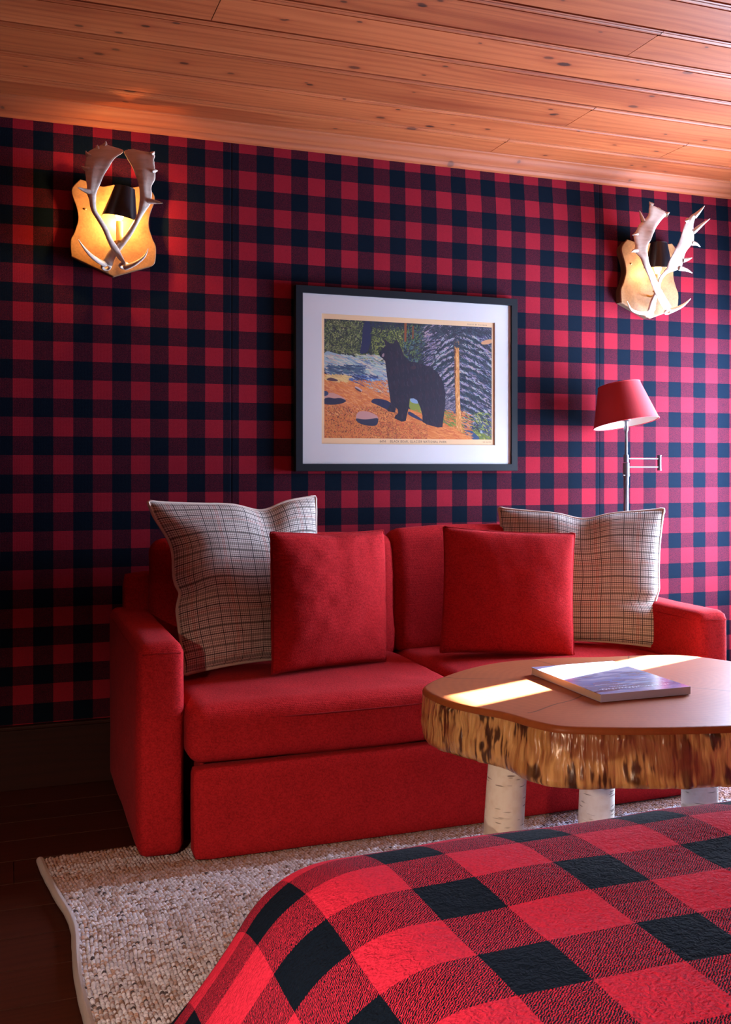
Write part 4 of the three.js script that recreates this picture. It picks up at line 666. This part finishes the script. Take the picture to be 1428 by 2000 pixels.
// ───────────────────────── bed and blanket ─────────────────────────
{
  const BT = 0.62, bx0 = 0.268, RX = 0.179, bz0 = 2.101, RZ = 0.462, bx1 = 2.35, bz1 = 4.55;
  const b = tag(group('bed'), 'bed under the red and black check blanket', 'bed');
  part('mattress', box(bx1 - bx0 - 0.16, 0.25, bz1 - bz0 - 0.34, (bx0 + bx1) / 2 + 0.06, 0.415, (bz0 + bz1) / 2 + 0.16, 0.12, 6), mat({ rgb: [0.6, 0.58, 0.55], roughness: 1 }), b);
  part('bed_base', box(bx1 - bx0 - 0.2, 0.25, bz1 - bz0 - 0.36, (bx0 + bx1) / 2 + 0.06, 0.165, (bz0 + bz1) / 2 + 0.16, 0.02), M.skirting, b);
  for (const [x, z] of [[bx0 + 0.3, bz0 + 0.45], [bx1 - 0.1, bz0 + 0.45], [bx0 + 0.3, bz1 - 0.1], [bx1 - 0.1, bz1 - 0.1]]) part('leg', cyl(0.025, 0.03, z < 2.65 ? 0.03 : 0.05, x, z < 2.65 ? 0.019 : 0, z, 16), M.black, b);
  const PXm = 0.2, PZm = 0.183;
  const check = tex(2048, 2048, (u, v) => {   // two repeats a side
    const fx = (u * 2) % 1, fz = (v * 2) % 1, w = 0.006 * (fbm(u * 60, v * 60, 4, 2, 60, 60) - 0.5);
    const a = sstep(0.43, 0.436, fx + w), bq = sstep(0.49, 0.496, fz + w);     // 0 dark, 1 red
    const tw = ((u * 96 + v * 96 + 1.1 * (fbm(u * 130, v * 130, 6, 2, 130, 130) - 0.5)) % 1 + 1) % 1, st = sstep(0.36, 0.46, tw) - sstep(0.86, 0.96, tw);
    const f = fbm(u * 200, v * 200, 9, 3, 200, 200);
    let t = a * bq + (a * (1 - bq) + bq * (1 - a)) * st * 0.85;
    t = clamp(t * (0.8 + 0.4 * f));
    return mul3(mix3([0.0025, 0.006, 0.014], [0.44, 0.018, 0.05], t), 0.75 + 0.5 * f);
  });
  const nap = tex(1024, 1024, (u, v) => { const w = fbm(u * 40, v * 40, 5, 2, 40, 40); return clamp(0.6 * fbm(u * 150 + 4 * w, v * 150 - 3 * w, 41, 3, 150, 150) + 0.5 * fbm(u * 50, v * 50, 45, 2, 50, 50) - 0.05); }, false);
  M.blanket = mat({ map: check, bumpMap: nap, bumpScale: 0.0034, roughness: 1, specularIntensity: 0.1 });
  const S0 = bx0 + RX - RX * Math.PI / 2 - 0.42, T0 = bz0 + RZ - RZ * Math.PI / 2 - 0.06, n = 230;
  const g = quadGrid(n, n, (uu, vv) => {
    const s = lerp(S0, bx1, Math.pow(uu, 1.25)), t = lerp(T0, bz1, Math.pow(vv, 1.15)), ds = Math.max(0, bx0 + RX - s) / RX, dt = Math.max(0, bz0 + RZ - t) / RZ, rho = Math.hypot(ds, dt);
    let x = s, z = t, y = BT;
    if (rho > 0) {
      const am = lerp(1.3, 0.905, ds * ds / (rho * rho)), a = Math.min(rho, am), over = Math.max(0, rho - am), RV = (ds * ds * RX + dt * dt * RZ) / (rho * rho);
      if (ds > 0) x = bx0 + RX - RX * (Math.sin(a) + over * Math.cos(am)) * ds / rho;
      if (dt > 0) z = bz0 + RZ - RZ * (Math.sin(a) + over * Math.cos(am)) * dt / rho;
      y = BT - RV * (1 - Math.cos(a) + over * Math.sin(am));
    }
    const soft = 0.014 * (fbm(s * 3 + 7, t * 3 + 7, 51, 2) - 0.5) + 0.004 * (noise(s * 11, t * 11, 55) - 0.5);
    y += soft; if (y < 0.03) y = 0.03;
    return [x, y, z, ((s - 0.483 + 0.003) / 1.012 + 2) / (PXm * 2), (t - 2.613 + 0.018 + 3.66) / (PZm * 2)];
  });
  const k = part('blanket', flip(g), M.blanket, scene); tag(k, 'thick red and black buffalo check wool blanket spread over the bed', 'blanket');
}

renderer.render(scene, camera);
